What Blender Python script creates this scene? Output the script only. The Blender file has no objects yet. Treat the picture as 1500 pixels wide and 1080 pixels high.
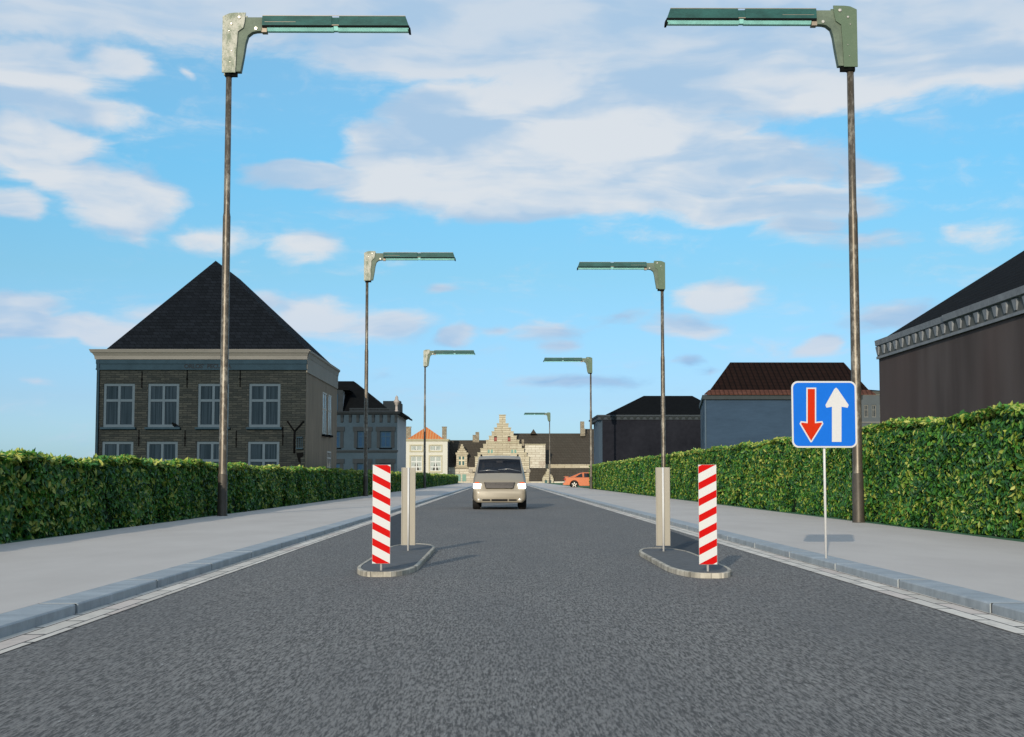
import bpy, math, random
import numpy as np
from mathutils import Vector, Matrix
random.seed(7); rng = np.random.default_rng(11)
R = math.radians
S = bpy.context.scene
COL = S.collection
# ------------------------------------------------------------------ camera
FPX = 2083.3
EYE = 1.15
cam_d = bpy.data.cameras.new('camera'); cam = bpy.data.objects.new('camera', cam_d); COL.objects.link(cam)
cam_d.sensor_width = 36; cam_d.lens = 36*FPX/1500; cam_d.clip_start = .1; cam_d.clip_end = 5000
PITCH = math.atan(160/FPX); YAW = math.atan(16/FPX)
cam.location = (0, 0, EYE); cam.rotation_euler = (math.pi/2+PITCH, 0, -YAW)
S.camera = cam
_M = cam.rotation_euler.to_matrix()
def ray(px, py):
    return _M @ Vector(((px-750)/FPX, (540-py)/FPX, -1))
def P(px, py, Y):
    d = ray(px, py); t = Y/d.y
    return Vector((d.x*t, Y, EYE+d.z*t))
def PX(px, Y, py=640): return P(px, py, Y).x
def PZ(py, Y, px=750): return P(px, py, Y).z
# ------------------------------------------------------------------ world, sun, exposure
SUN_EL, SUN_AZ = 16.0, 13.3           # the sun is behind the camera and a little to the left
sd = bpy.data.lights.new('sun', 'SUN'); sun = bpy.data.objects.new('sun', sd); COL.objects.link(sun)
sd.energy = 3.7; sd.angle = R(.5); sd.color = (1, .88, .70)
to_sun = Vector((-math.sin(R(SUN_AZ))*math.cos(R(SUN_EL)), -math.cos(R(SUN_AZ))*math.cos(R(SUN_EL)), math.sin(R(SUN_EL))))
sun.rotation_euler = to_sun.to_track_quat('Z', 'Y').to_euler()
S.view_settings.view_transform = 'Standard'; S.view_settings.look = 'None'
S.view_settings.exposure = 0.0; S.view_settings.gamma = 1
class G:
    """tiny node-graph helper"""
    def __init__(s, nt): s.nt = nt
    def n(s, typ, **kw):
        nd = s.nt.nodes.new(typ)
        for k, v in kw.items(): setattr(nd, k, v)
        return nd
    def put(s, sock, v):
        if isinstance(v, bpy.types.NodeSocket): s.nt.links.new(v, sock)
        elif v is not None: sock.default_value = v
    def m(s, op, a, b=None, c=None, clamp=False):
        nd = s.n('ShaderNodeMath', operation=op, use_clamp=clamp)
        for i, v in enumerate((a, b, c)): s.put(nd.inputs[i], v) if v is not None else None
        return nd.outputs[0]
    def v(s, op, a, b=None):
        nd = s.n('ShaderNodeVectorMath', operation=op)
        s.put(nd.inputs[0], a)
        if b is not None: s.put(nd.inputs[1], b)
        return nd.outputs['Value'] if op in ('LENGTH', 'DOT_PRODUCT') else nd.outputs[0]
    def xyz(s, x, y, z=0.0):
        nd = s.n('ShaderNodeCombineXYZ')
        for i, q in enumerate((x, y, z)): s.put(nd.inputs[i], q)
        return nd.outputs[0]
    def sep(s, v):
        nd = s.n('ShaderNodeSeparateXYZ'); s.put(nd.inputs[0], v); return nd.outputs
    def noise(s, vec, scale, detail=4, rough=.5, dist=0.0):
        nd = s.n('ShaderNodeTexNoise'); s.put(nd.inputs['Vector'], vec)
        nd.inputs['Scale'].default_value = scale; nd.inputs['Detail'].default_value = detail
        nd.inputs['Roughness'].default_value = rough; nd.inputs['Distortion'].default_value = dist
        return nd.outputs['Fac']
    def mix(s, f, a, b, blend='MIX'):
        nd = s.n('ShaderNodeMix', data_type='RGBA', blend_type=blend)
        s.put(nd.inputs[0], f)
        for i, q in ((6, a), (7, b)):
            if isinstance(q, tuple) and len(q) == 3: q = q+(1,)
            s.put(nd.inputs[i], q)
        return nd.outputs[2]
    def step(s, x, lo, hi, a=0.0, b=1.0, smooth=True):
        nd = s.n('ShaderNodeMapRange', interpolation_type='SMOOTHSTEP' if smooth else 'LINEAR')
        for i, q in enumerate((x, lo, hi, a, b)): s.put(nd.inputs[i], q)
        return nd.outputs[0]
def lin(r, g, b):
    f = lambda c: (c/255/12.92) if c/255 <= .04045 else ((c/255+.055)/1.055)**2.4
    return (f(r), f(g), f(b))
W = bpy.data.worlds.new('World'); S.world = W; W.use_nodes = True
g = G(W.node_tree); W.node_tree.nodes.clear()
out = g.n('ShaderNodeOutputWorld'); bg = g.n('ShaderNodeBackground'); g.nt.links.new(bg.outputs[0], out.inputs[0])
STR = .10
sky = g.n('ShaderNodeTexSky', sky_type='NISHITA', sun_disc=False)
sky.sun_elevation = R(SUN_EL); sky.sun_rotation = R(180+SUN_AZ)
sky.altitude = 50; sky.air_density = 1.0; sky.dust_density = .6; sky.ozone_density = 2.5
dv = g.n('ShaderNodeTexCoord').outputs['Generated']
dv = g.v('NORMALIZE', dv)
d = g.sep(dv)
az = g.m('ARCTAN2', d[0], d[1]); el = g.m('ARCSINE', d[2])
# clouds: (centre px, centre py, radius x, radius y, weight)
CL = [
 (760,-90,1000,195,2.2),(1210,50,400,120,2.0),(820,50,460,85,1.6),(1000,110,380,80,1.8),(560,85,140,34,1.1),(620,100,90,22,.9),(60,0,380,62,1.7),(1440,80,130,70,1.1),
 (50,115,125,70,1.4),(170,95,62,32,1.0),(130,165,90,28,.8),(30,205,125,40,1.5),(90,250,95,28,1.0),(180,290,105,62,1.3),(90,255,70,36,1.1),(15,300,50,32,.9),
 (320,345,80,26,.55),(455,360,62,30,.75),
 (440,252,100,24,1.4),(545,220,80,50,1.3),(650,150,75,45,1.3),(700,195,170,90,2.0),(640,265,230,42,1.4),(860,225,300,90,2.0),(770,300,190,36,1.4),(950,280,210,45,1.3),
 (1080,235,240,48,1.4),(1120,295,190,38,1.3),(1250,240,60,36,1.0),(1170,330,70,34,.8),(1240,350,85,24,.55),(900,150,190,60,1.3),
 (1060,428,78,34,.9),(1010,472,80,24,.8),(920,462,70,16,.55),(470,462,90,40,.85),(550,480,95,28,.8),(665,495,44,16,.85),(400,440,60,24,.6),
 (790,485,70,20,.7),(810,506,36,14,.65),(720,488,40,12,.5),(840,557,115,16,.7),(1210,500,40,22,.85),(1310,466,85,32,.75),(1020,548,36,12,.55),(985,530,34,14,.7),(645,424,28,14,.55),
 (20,445,90,30,1.1),(80,474,170,26,1.3),(185,490,50,26,1.1),(230,455,60,16,.5),(62,562,24,10,.5),(262,110,14,14,.4),(1440,340,60,30,.4),(1390,330,30,16,.4),
]
uv0 = g.xyz(az, el, 0.0)
warp1 = g.n('ShaderNodeTexNoise'); g.put(warp1.inputs['Vector'], g.v('MULTIPLY', uv0, (9., 20., 1.)))
warp1.inputs['Scale'].default_value = 1; warp1.inputs['Detail'].default_value = 5
wv = g.v('MULTIPLY', g.v('SUBTRACT', warp1.outputs['Color'], (.5, .5, .5)), (.085, .030, 0.))
uvw = g.v('ADD', uv0, wv)
cov = None; num = None
for (cx, cy, rx, ry, w) in CL:
    dd = ray(cx, cy).normalized(); ca, ce = math.atan2(dd.x, dd.y), math.asin(dd.z)
    q = g.v('MULTIPLY', g.v('SUBTRACT', uvw, (ca, ce, 0)), (FPX/rx, FPX/ry, 0))
    b = g.m('MULTIPLY_ADD', g.v('LENGTH', q), -w, w)
    cov = b if cov is None else g.m('SMOOTH_MAX', cov, b, .22)
# unseen cloud cover outside the view, added and thickened for ambient light
out_f = g.m('MAXIMUM', g.step(g.m('ABSOLUTE', az), .42, .7), g.step(el, .37, .5))
far_n = g.noise(g.xyz(d[0], d[1], g.m('MULTIPLY', d[2], 3.)), 2.2, 5, .55)
cov = g.m('MAXIMUM', cov, g.m('MULTIPLY', out_f, g.m('MULTIPLY_ADD', far_n, 3.6, -1.35)))
f1 = g.noise(g.v('MULTIPLY', uvw, (17., 52., 1.)), 1, 7, .55)
f2 = g.noise(g.v('MULTIPLY', uvw, (7., 34., 1.)), 1, 5, .5, .4)
f3 = g.noise(g.v('MULTIPLY', uvw, (48., 120., 1.)), 1, 6, .6)
dens = g.m('ADD', g.m('ADD', cov, g.m('MULTIPLY_ADD', g.m('ADD', f1, f2), .62, -.60)), g.m('MULTIPLY_ADD', f3, .55, -.28))
alpha = g.step(dens, .0, .56)
lit = g.step(g.m('ADD', g.m('MULTIPLY', f2, 1.0), g.m('MULTIPLY', g.noise(g.v('MULTIPLY', uvw, (10., 24., 1.)), 1, 4, .5), .9)), .76, 1.08)
lit = g.m('MULTIPLY', lit, g.step(el, .255, .31, 1., .62))      # the high bank is thicker and greyer
k = 1/STR
sc = lambda c: tuple(x*k for x in c)
ccol = g.mix(lit, sc(lin(172, 200, 227)), sc(lin(223, 227, 232)))
low = g.step(el, .05, .16)
ccol = g.mix(low, g.mix(lit, sc(lin(142, 188, 230)), sc(lin(200, 214, 232))), ccol)
grade = g.n('ShaderNodeValToRGB'); g.put(grade.inputs[0], g.m('MULTIPLY', el, 2.2))
cr = grade.color_ramp; cr.elements[0].position = 0; cr.elements[1].position = 1
SKYT = [(0.0, (.37, .59, .99)), (.12, (.375, .50, .75)), (.31, (.40, .58, .64)), (.475, (.405, .695, .74)), (1.0, (.95, 1.0, .86))]   # half the tint; top stop, above the view, brightened for ambient light
cr.elements[0].color = SKYT[0][1]+(1,); cr.elements[1].color = SKYT[-1][1]+(1,)
for p_, c_ in SKYT[1:-1]:
    e_ = cr.elements.new(p_); e_.color = c_+(1,)
skyc = g.v('MULTIPLY', g.mix(1.0, sky.outputs[0], grade.outputs[0], 'MULTIPLY'), (2, 2, 2))
final = g.mix(g.m('MULTIPLY', alpha, .93), skyc, ccol)
g.put(bg.inputs[0], final); bg.inputs[1].default_value = STR

# ------------------------------------------------------------------ mesh helpers
class MB:
    def __init__(s): s.v = []; s.f = []; s.mi = []; s.sm = []
    def add(s, vs, fs, mi=0, smooth=False):
        o = len(s.v); s.v += [tuple(p) for p in vs]
        for f in fs: s.f.append(tuple(o+i for i in f)); s.mi.append(mi); s.sm.append(smooth)
        return s
    def box(s, x0, x1, y0, y1, z0, z1, mi=0):
        vs = [(x, y, z) for z in (z0, z1) for y in (y0, y1) for x in (x0, x1)]
        return s.add(vs, [(0, 2, 3, 1), (4, 5, 7, 6), (0, 1, 5, 4), (2, 6, 7, 3), (0, 4, 6, 2), (1, 3, 7, 5)], mi)
    def quad(s, a, b, c, d, mi=0): return s.add([a, b, c, d], [(0, 1, 2, 3)], mi)
    def prism(s, poly, axis, a, b, mi=0, smooth=False):
        """poly: 2-D outline; axis 'y' -> (x,z) extruded in y, 'x' -> (y,z), 'z' -> (x,y)"""
        def mk(p, t): return {'y': (p[0], t, p[1]), 'x': (t, p[0], p[1]), 'z': (p[0], p[1], t)}[axis]
        n = len(poly); vs = [mk(p, a) for p in poly]+[mk(p, b) for p in poly]
        fs = [tuple(range(n))[::-1], tuple(range(n, 2*n))]+[(i, (i+1) % n, n+(i+1) % n, n+i) for i in range(n)]
        return s.add(vs, fs, mi, smooth)
    def lathe(s, prof, cx=0, cy=0, n=20, mi=0, axis='z', cap=True, smooth=True):
        vs = []
        for (r, z) in prof:
            for i in range(n):
                a = 2*math.pi*i/n
                if axis == 'z': vs.append((cx+r*math.cos(a), cy+r*math.sin(a), z))
                elif axis == 'x': vs.append((z, cx+r*math.cos(a), cy+r*math.sin(a)))
                else: vs.append((cx+r*math.cos(a), z, cy+r*math.sin(a)))
        fs = [(j*n+i, j*n+(i+1) % n, (j+1)*n+(i+1) % n, (j+1)*n+i) for j in range(len(prof)-1) for i in range(n)]
        s.add(vs, fs, mi, smooth)
        if cap:
            o = len(s.v)-len(vs)
            s.f.append(tuple(o+i for i in range(n))[::-1]); s.mi.append(mi); s.sm.append(False)
            s.f.append(tuple(o+(len(prof)-1)*n+i for i in range(n))); s.mi.append(mi); s.sm.append(False)
        return s
    def tube(s, pts, r, n=8, mi=0):
        pts = [Vector(p) for p in pts]; vs = []
        for i, p in enumerate(pts):
            t = (pts[min(i+1, len(pts)-1)]-pts[max(i-1, 0)]).normalized()
            a = t.orthogonal().normalized() if i == 0 else (a-a.dot(t)*t).normalized()
            b = t.cross(a)
            for q in range(n):
                an = 2*math.pi*q/n; vs.append(p+(a*math.cos(an)+b*math.sin(an))*r)
        fs = [(j*n+i, j*n+(i+1) % n, (j+1)*n+(i+1) % n, (j+1)*n+i) for j in range(len(pts)-1) for i in range(n)]
        fs += [tuple(range(n))[::-1], tuple(range((len(pts)-1)*n, len(pts)*n))]
        return s.add(vs, fs, mi, True)
def tag(o, label=None, cat=None, group=None, kind=None):
    if label: o['label'] = label
    if cat: o['category'] = cat
    if group: o['group'] = group
    if kind: o['kind'] = kind
    return o
def build(name, mb, mats, parent=None, org=(0, 0, 0), bevel=0, recalc=True):
    me = bpy.data.meshes.new(name)
    o_ = Vector(org)
    me.from_pydata([tuple(Vector(v)-o_) for v in mb.v], [], mb.f)
    if not isinstance(mats, (list, tuple)): mats = [mats]
    for m in mats: me.materials.append(m)
    me.polygons.foreach_set('material_index', mb.mi); me.polygons.foreach_set('use_smooth', mb.sm)
    if recalc:
        import bmesh
        bm = bmesh.new(); bm.from_mesh(me); bmesh.ops.recalc_face_normals(bm, faces=bm.faces)
        if bevel:
            es = [e for e in bm.edges if e.is_manifold and e.calc_face_angle(0) > .6]
            bmesh.ops.bevel(bm, geom=es, offset=bevel, segments=2, profile=.6, affect='EDGES', clamp_overlap=True)
        bm.to_mesh(me); bm.free()
    me.update()
    ob = bpy.data.objects.new(name, me); COL.objects.link(ob)
    if parent is not None: ob.parent = parent
    else: ob.location = org
    return ob
def thing(name, label, cat, loc=(0, 0, 0), group=None, kind=None):
    o = bpy.data.objects.new(name, None); COL.objects.link(o); o.location = loc; o.empty_display_size = .3
    return tag(o, label, cat, group, kind)
def copy_tree(o, parent=None):
    c = o.copy(); COL.objects.link(c)
    if parent is not None: c.parent = parent
    for ch in [q for q in COL.objects if q.parent == o]: copy_tree(ch, c)
    return c
# ------------------------------------------------------------------ material helpers
def newmat(name):
    m = bpy.data.materials.new(name); m.use_nodes = True
    g = G(m.node_tree); b = m.node_tree.nodes['Principled BSDF']
    return m, g, b
def mat(name, col, rough=.8, var=.15, scale=4., metal=0., bump=.0, bscale=None, spec=.3, stretch=(1, 1, 1), tint=None, coat=0, emit=None):
    m, g, b = newmat(name)
    tc = g.n('ShaderNodeTexCoord').outputs['Object']
    vec = g.v('MULTIPLY', tc, stretch)
    nz = g.noise(vec, scale, 5, .6); nz2 = g.noise(vec, scale*7, 4, .6)
    f = g.m('MULTIPLY_ADD', nz2, .4, g.m('MULTIPLY', nz, .8))
    f = g.step(f, .35, .85, smooth=False)
    t = tint or col
    lo = tuple(c*(1-var) for c in col); hi = tuple(min(1, c*(1+var)) for c in t)
    g.put(b.inputs['Base Color'], g.mix(f, lo, hi))
    b.inputs['Roughness'].default_value = rough; b.inputs['Metallic'].default_value = metal
    b.inputs['Specular IOR Level'].default_value = spec; b.inputs['Coat Weight'].default_value = coat
    if bump:
        bn = g.n('ShaderNodeBump'); bn.inputs['Strength'].default_value = bump; bn.inputs['Distance'].default_value = .02
        g.put(bn.inputs['Height'], g.noise(vec, bscale or scale*6, 4, .6)); g.put(b.inputs['Normal'], bn.outputs[0])
    if emit:
        b.inputs['Emission Color'].default_value = emit[0]+(1,); b.inputs['Emission Strength'].default_value = emit[1]
    return m
def brickmat(name, c1, c2, mortar, bw=.45, bh=.14, ms=.012, rough=.9, bump=.5, dirt=None, dirt_scale=.5, wobble=.02, bias=0., planar='xz', freq=2, off=.5, dirt_lo=.5, dirt_hi=.75):
    m, g, b = newmat(name)
    tc = g.n('ShaderNodeTexCoord').outputs['Object']
    s_ = g.sep(tc)
    if planar == 'xz': vec = g.xyz(g.m('ADD', s_[0], s_[1]), s_[2], 0.)
    elif planar == 'roofx': vec = g.xyz(s_[1], g.m('ADD', s_[2], g.m('MULTIPLY', s_[0], .4)), 0.)
    else: vec = g.xyz(s_[1], s_[0], 0.)
    if wobble:
        wn = g.n('ShaderNodeTexNoise'); g.put(wn.inputs['Vector'], vec); wn.inputs['Scale'].default_value = 2.5/bh*.14; wn.inputs['Detail'].default_value = 2
        vec = g.v('ADD', vec, g.v('MULTIPLY', g.v('SUBTRACT', wn.outputs['Color'], (.5, .5, .5)), (wobble*2, wobble*2, 0)))
    br = g.n('ShaderNodeTexBrick'); g.put(br.inputs['Vector'], vec)
    br.offset = off; br.offset_frequency = freq
    for k_, v_ in (('Color1', c1+(1,)), ('Color2', c2+(1,)), ('Mortar', mortar+(1,)), ('Scale', 1.), ('Mortar Size', ms), ('Mortar Smooth', .3), ('Bias', bias), ('Brick Width', bw), ('Row Height', bh)):
        br.inputs[k_].default_value = v_
    n1 = g.noise(tc, 9, 5, .65)
    c = g.mix(1.0, br.outputs['Color'], g.mix(n1, (.62, .62, .62), (1.35, 1.35, 1.35)), 'MULTIPLY')
    if dirt:
        dn = g.noise(g.v('MULTIPLY', tc, (1., 1., .45)), dirt_scale, 6, .65)
        c = g.mix(g.step(dn, dirt_lo, dirt_hi, 0., .85), c, dirt)
    g.put(b.inputs['Base Color'], c); b.inputs['Roughness'].default_value = rough; b.inputs['Specular IOR Level'].default_value = .03
    if bump:
        bn = g.n('ShaderNodeBump'); bn.inputs['Strength'].default_value = bump; bn.inputs['Distance'].default_value = .02
        g.put(bn.inputs['Height'], g.m('SUBTRACT', g.m('MULTIPLY', n1, .4), br.outputs['Fac'])); g.put(b.inputs['Normal'], bn.outputs[0])
    return m
def glass(name, col=(.02, .03, .04), alpha=.45, rough=.05):
    m, g, b = newmat(name)
    b.inputs['Base Color'].default_value = col+(1,); b.inputs['Roughness'].default_value = rough
    b.inputs['Specular IOR Level'].default_value = .6
    b.inputs['Alpha'].default_value = alpha
    return m
# ================================================================== SETTING: ground, road, gutters, kerbs, pavements
KX_L, KX_R = -3.56, 4.13          # kerb faces
GX_L, GX_R = -3.25, 3.79          # outer edges of the asphalt
PZ0 = .095                        # pavement level
Y0, Y1 = -12.0, 292.0
def sheet(name, x0, x1, y0, y1, z, m, nx=1, ny=1):
    mb = MB()
    xs = np.linspace(x0, x1, nx+1); ys = np.linspace(y0, y1, ny+1)
    vs = [(x, y, z) for y in ys for x in xs]
    fs = [(j*(nx+1)+i, j*(nx+1)+i+1, (j+1)*(nx+1)+i+1, (j+1)*(nx+1)+i) for j in range(ny) for i in range(nx)]
    mb.add(vs, fs); return build(name, mb, m)
# lawn / verge
m, g, b = newmat('grass_verge')
tc = g.n('ShaderNodeTexCoord').outputs['Object']
n1 = g.noise(g.v('MULTIPLY', tc, (1., 1., 1.)), 14, 6, .7); n2 = g.noise(tc, .35, 4, .5)
c = g.mix(g.step(n1, .3, .7), (.045, .125, .070), (.085, .20, .115))
c = g.mix(g.step(n2, .4, .7, 0., .5), c, (.045, .10, .045))
g.put(b.inputs['Base Color'], c); b.inputs['Roughness'].default_value = .95; b.inputs['Specular IOR Level'].default_value = .15
bn = g.n('ShaderNodeBump'); bn.inputs['Strength'].default_value = .6; bn.inputs['Distance'].default_value = .03
g.put(bn.inputs['Height'], n1); g.put(b.inputs['Normal'], bn.outputs[0])
GRASS = m
tag(sheet('ground', -2500, 2500, -600, 4000, .0, GRASS, 40, 40), kind='structure')
# raised verge behind each pavement, where the hedges stand
for nm, a, b_ in (('verge_left', -40., -7.97), ('verge_right', 8.60, 45.)):
    tag(build('verge', MB().box(a, b_, Y0, 330, -.3, .062), GRASS), kind='structure')
# asphalt
m, g, b = newmat('asphalt')
tc = g.n('ShaderNodeTexCoord').outputs['Object']
st = g.v('MULTIPLY', tc, (1., .12, 1.))
a1 = g.noise(st, 64, 4, .65); a2 = g.noise(st, 120, 3, .7)
vo = g.n('ShaderNodeTexVoronoi'); g.put(vo.inputs['Vector'], st); vo.inputs['Scale'].default_value = 36
chip = g.step(vo.outputs['Distance'], .16, .02)
big = g.noise(g.v('MULTIPLY', tc, (.6, .12, 1.)), 1.2, 4, .55); big2 = g.noise(tc, 2.3, 5, .6)
c = g.mix(g.step(g.m('MULTIPLY_ADD', a2, .55, g.m('MULTIPLY', a1, .6)), .47, .68), (.060, .059, .058), (.240, .228, .214))
c = g.mix(g.step(big, .35, .7, 0., .35), c, (.10, .100, .102))
c = g.mix(g.step(big2, .52, .75, 0., .14), c, (.15, .148, .145))
vsel = g.n('ShaderNodeSeparateColor'); g.put(vsel.inputs[0], vo.outputs['Color'])
c = g.mix(g.m('MULTIPLY', chip, g.step(vsel.outputs[0], .86, .95)), c, (.50, .50, .49))
g.put(b.inputs['Base Color'], c)
g.put(b.inputs['Roughness'], g.step(a1, .3, .7, .95, .72)); b.inputs['Specular IOR Level'].default_value = .3
bn = g.n('ShaderNodeBump'); bn.inputs['Strength'].default_value = .35; bn.inputs['Distance'].default_value = .003
g.put(bn.inputs['Height'], g.m('ADD', g.noise(g.v('MULTIPLY', tc, (1., .35, 1.)), 70, 4, .6), g.m('MULTIPLY', a1, .8))); g.put(b.inputs['Normal'], bn.outputs[0])
ASPH = m
tag(sheet('road', KX_L-.1, KX_R+.1, Y0, Y1, .004, ASPH, 4, 60), kind='structure')
tag(sheet('cross_road', -60, 60, Y1, Y1+12, .005, ASPH, 10, 1), kind='structure')
# darker patches of road surface beside the islands
DPAT = mat('dark_tarmac_patch', (.052, .060, .070), rough=.9, var=.25, scale=14, bump=.4, bscale=90, spec=.15, stretch=(1, .3, 1))
def gp(px, py): d_ = ray(px, py); t_ = -(EYE-.008)/d_.z; return (d_.x*t_, d_.y*t_, .008)
for q in ([(556, 800), (560, 764), (597, 747), (597, 800)], [(971, 774), (1037, 797), (1040, 826), (972, 806)]):
    tag(build('road_patch', MB().add([gp(*c_) for c_ in q], [(0, 1, 2, 3)]), DPAT), kind='structure')
# gutters of stone setts laid two abreast
m, g, b = newmat('gutter_setts')
tc = g.n('ShaderNodeTexCoord').outputs['Object']; s_ = g.sep(tc)
gx = g.m('MULTIPLY', g.m('ADD', s_[0], .02), 1/.165); row = g.m('FLOOR', gx)
wob = g.m('MULTIPLY_ADD', g.noise(tc, 3, 3, .5), .10, -.05)
gy = g.m('ADD', g.m('MULTIPLY_ADD', row, .5, s_[1]), wob); cell = g.m('FLOOR', gy)
jy = g.m('LESS_THAN', g.m('FRACT', gy), .045); jx = g.m('LESS_THAN', g.m('ABSOLUTE', g.m('SUBTRACT', g.m('FRACT', gx), .5)), .45)
wn = g.n('ShaderNodeTexWhiteNoise', noise_dimensions='2D'); g.put(wn.inputs['Vector'], g.xyz(cell, row, 0.))
c = g.mix(wn.outputs['Value'], (.54, .50, .445), (.70, .655, .59))
wv_ = g.n('ShaderNodeSeparateColor'); g.put(wv_.inputs[0], wn.outputs['Color'])
c = g.mix(g.step(wv_.outputs[1], .86, .88, 0., .4), c, (.50, .39, .36))
c = g.mix(g.step(g.noise(g.v('MULTIPLY', tc, (1., .3, 1.)), 9, 5, .65), .45, .8, 0., .5), c, (.28, .265, .25))
c = g.mix(g.m('MAXIMUM', jy, g.m('SUBTRACT', 1., jx)), c, (.085, .083, .08))
g.put(b.inputs['Base Color'], c); b.inputs['Roughness'].default_value = .85; b.inputs['Specular IOR Level'].default_value = .2
SETT = m
tag(sheet('gutter', KX_L-.02, GX_L, Y0, Y1, .010, SETT, 1, 60), kind='structure')
tag(sheet('gutter', GX_R, KX_R+.02, Y0, Y1, .010, SETT, 1, 60), kind='structure')
# kerbs: stones 2.8 m long with open joints
KERB = mat('kerb_bluestone', (.27, .305, .335), rough=.6, var=.22, scale=1.6, bump=.25, bscale=40, spec=.4, stretch=(1, 1.6, 1.0), tint=(.33, .365, .39))
JOINT = mat('kerb_joint', (.05, .055, .06), rough=.95)
def kerb(face, side):
    mb = MB(); w = .335
    a, b_ = (face-w, face) if side < 0 else (face, face+w)
    k0 = 12.1-2.8*8
    y = k0
    while y < Y1:
        e = min(y+2.8-.05, Y1)
        dz = random.uniform(.0, .003); dx = random.uniform(-.002, .002)
        p = [(a+dx, -.1), (b_+dx, -.1), (b_+dx, PZ0-.012), (b_+dx-.012, PZ0), (a+dx+.012, PZ0), (a+dx, PZ0-.012)]
        p = [(q[0], q[1]+(dz if q[1] > 0 else 0)) for q in p]
        mb.prism(p, 'y', y+.011, e)
        y += 2.8
    mb.box(a+.013, b_-.013, k0, Y1, -.1, PZ0-.0015, 1)
    return tag(build('kerb', mb, [KERB, JOINT]), kind='structure')
kerb(KX_L, -1); kerb(KX_R, 1)
# pavements
m, g, b = newmat('smooth_pavement')
tc = g.n('ShaderNodeTexCoord').outputs['Object']
n1 = g.noise(g.v('MULTIPLY', tc, (1., .35, 1.)), .8, 6, .6); n2 = g.noise(tc, 60, 3, .6)
c = g.mix(g.step(n1, .3, .7), (.485, .445, .412), (.54, .50, .465))
c = g.mix(g.step(n2, .35, .75, 0., .22), c, (.40, .395, .39))
s_ = g.sep(tc)
fr = g.m('FRACT', g.m('MULTIPLY_ADD', s_[1], 1/24., .06))
c = g.mix(g.step(g.m('ABSOLUTE', g.m('SUBTRACT', fr, .5)), .0006, .0012, .55, 0.), c, (.2, .2, .2))
g.put(b.inputs['Base Color'], c); b.inputs['Roughness'].default_value = .8; b.inputs['Specular IOR Level'].default_value = .3
bn = g.n('ShaderNodeBump'); bn.inputs['Strength'].default_value = .12; bn.inputs['Distance'].default_value = .004
g.put(bn.inputs['Height'], n2); g.put(b.inputs['Normal'], bn.outputs[0])
PAVE = m
tag(build('pavement', MB().box(-7.97, KX_L-.339, Y0, Y1, -.1, PZ0-.002), PAVE), kind='structure')
tag(build('pavement', MB().box(KX_R+.339, 8.60, Y0, Y1, -.1, PZ0-.002), PAVE), kind='structure')

# ================================================================== HEDGES
m, g, b = newmat('hedge_leaf')
at = g.n('ShaderNodeAttribute', attribute_name='tone').outputs['Fac']
rp = g.n('ShaderNodeValToRGB'); g.put(rp.inputs[0], at)
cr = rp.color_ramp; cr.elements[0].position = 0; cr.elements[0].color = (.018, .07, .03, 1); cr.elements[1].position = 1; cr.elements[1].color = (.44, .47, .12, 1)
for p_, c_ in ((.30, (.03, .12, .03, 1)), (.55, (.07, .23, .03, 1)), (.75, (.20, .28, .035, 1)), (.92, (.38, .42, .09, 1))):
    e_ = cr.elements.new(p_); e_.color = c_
g.put(b.inputs['Base Color'], rp.outputs[0]); b.inputs['Roughness'].default_value = .42; b.inputs['Specular IOR Level'].default_value = .35
tr = g.n('ShaderNodeBsdfTranslucent'); g.put(tr.inputs[0], g.mix(.5, rp.outputs[0], (.12, .22, .02)))
ms = g.n('ShaderNodeMixShader'); ms.inputs[0].default_value = .16
g.nt.links.new(b.outputs[0], ms.inputs[1]); g.nt.links.new(tr.outputs[0], ms.inputs[2])
g.nt.links.new(ms.outputs[0], g.nt.nodes['Material Output'].inputs[0])
LEAF = m
HCORE = mat('hedge_inside', (.014, .028, .014), rough=1, var=.5, scale=6, bump=.8, spec=.05)
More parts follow.
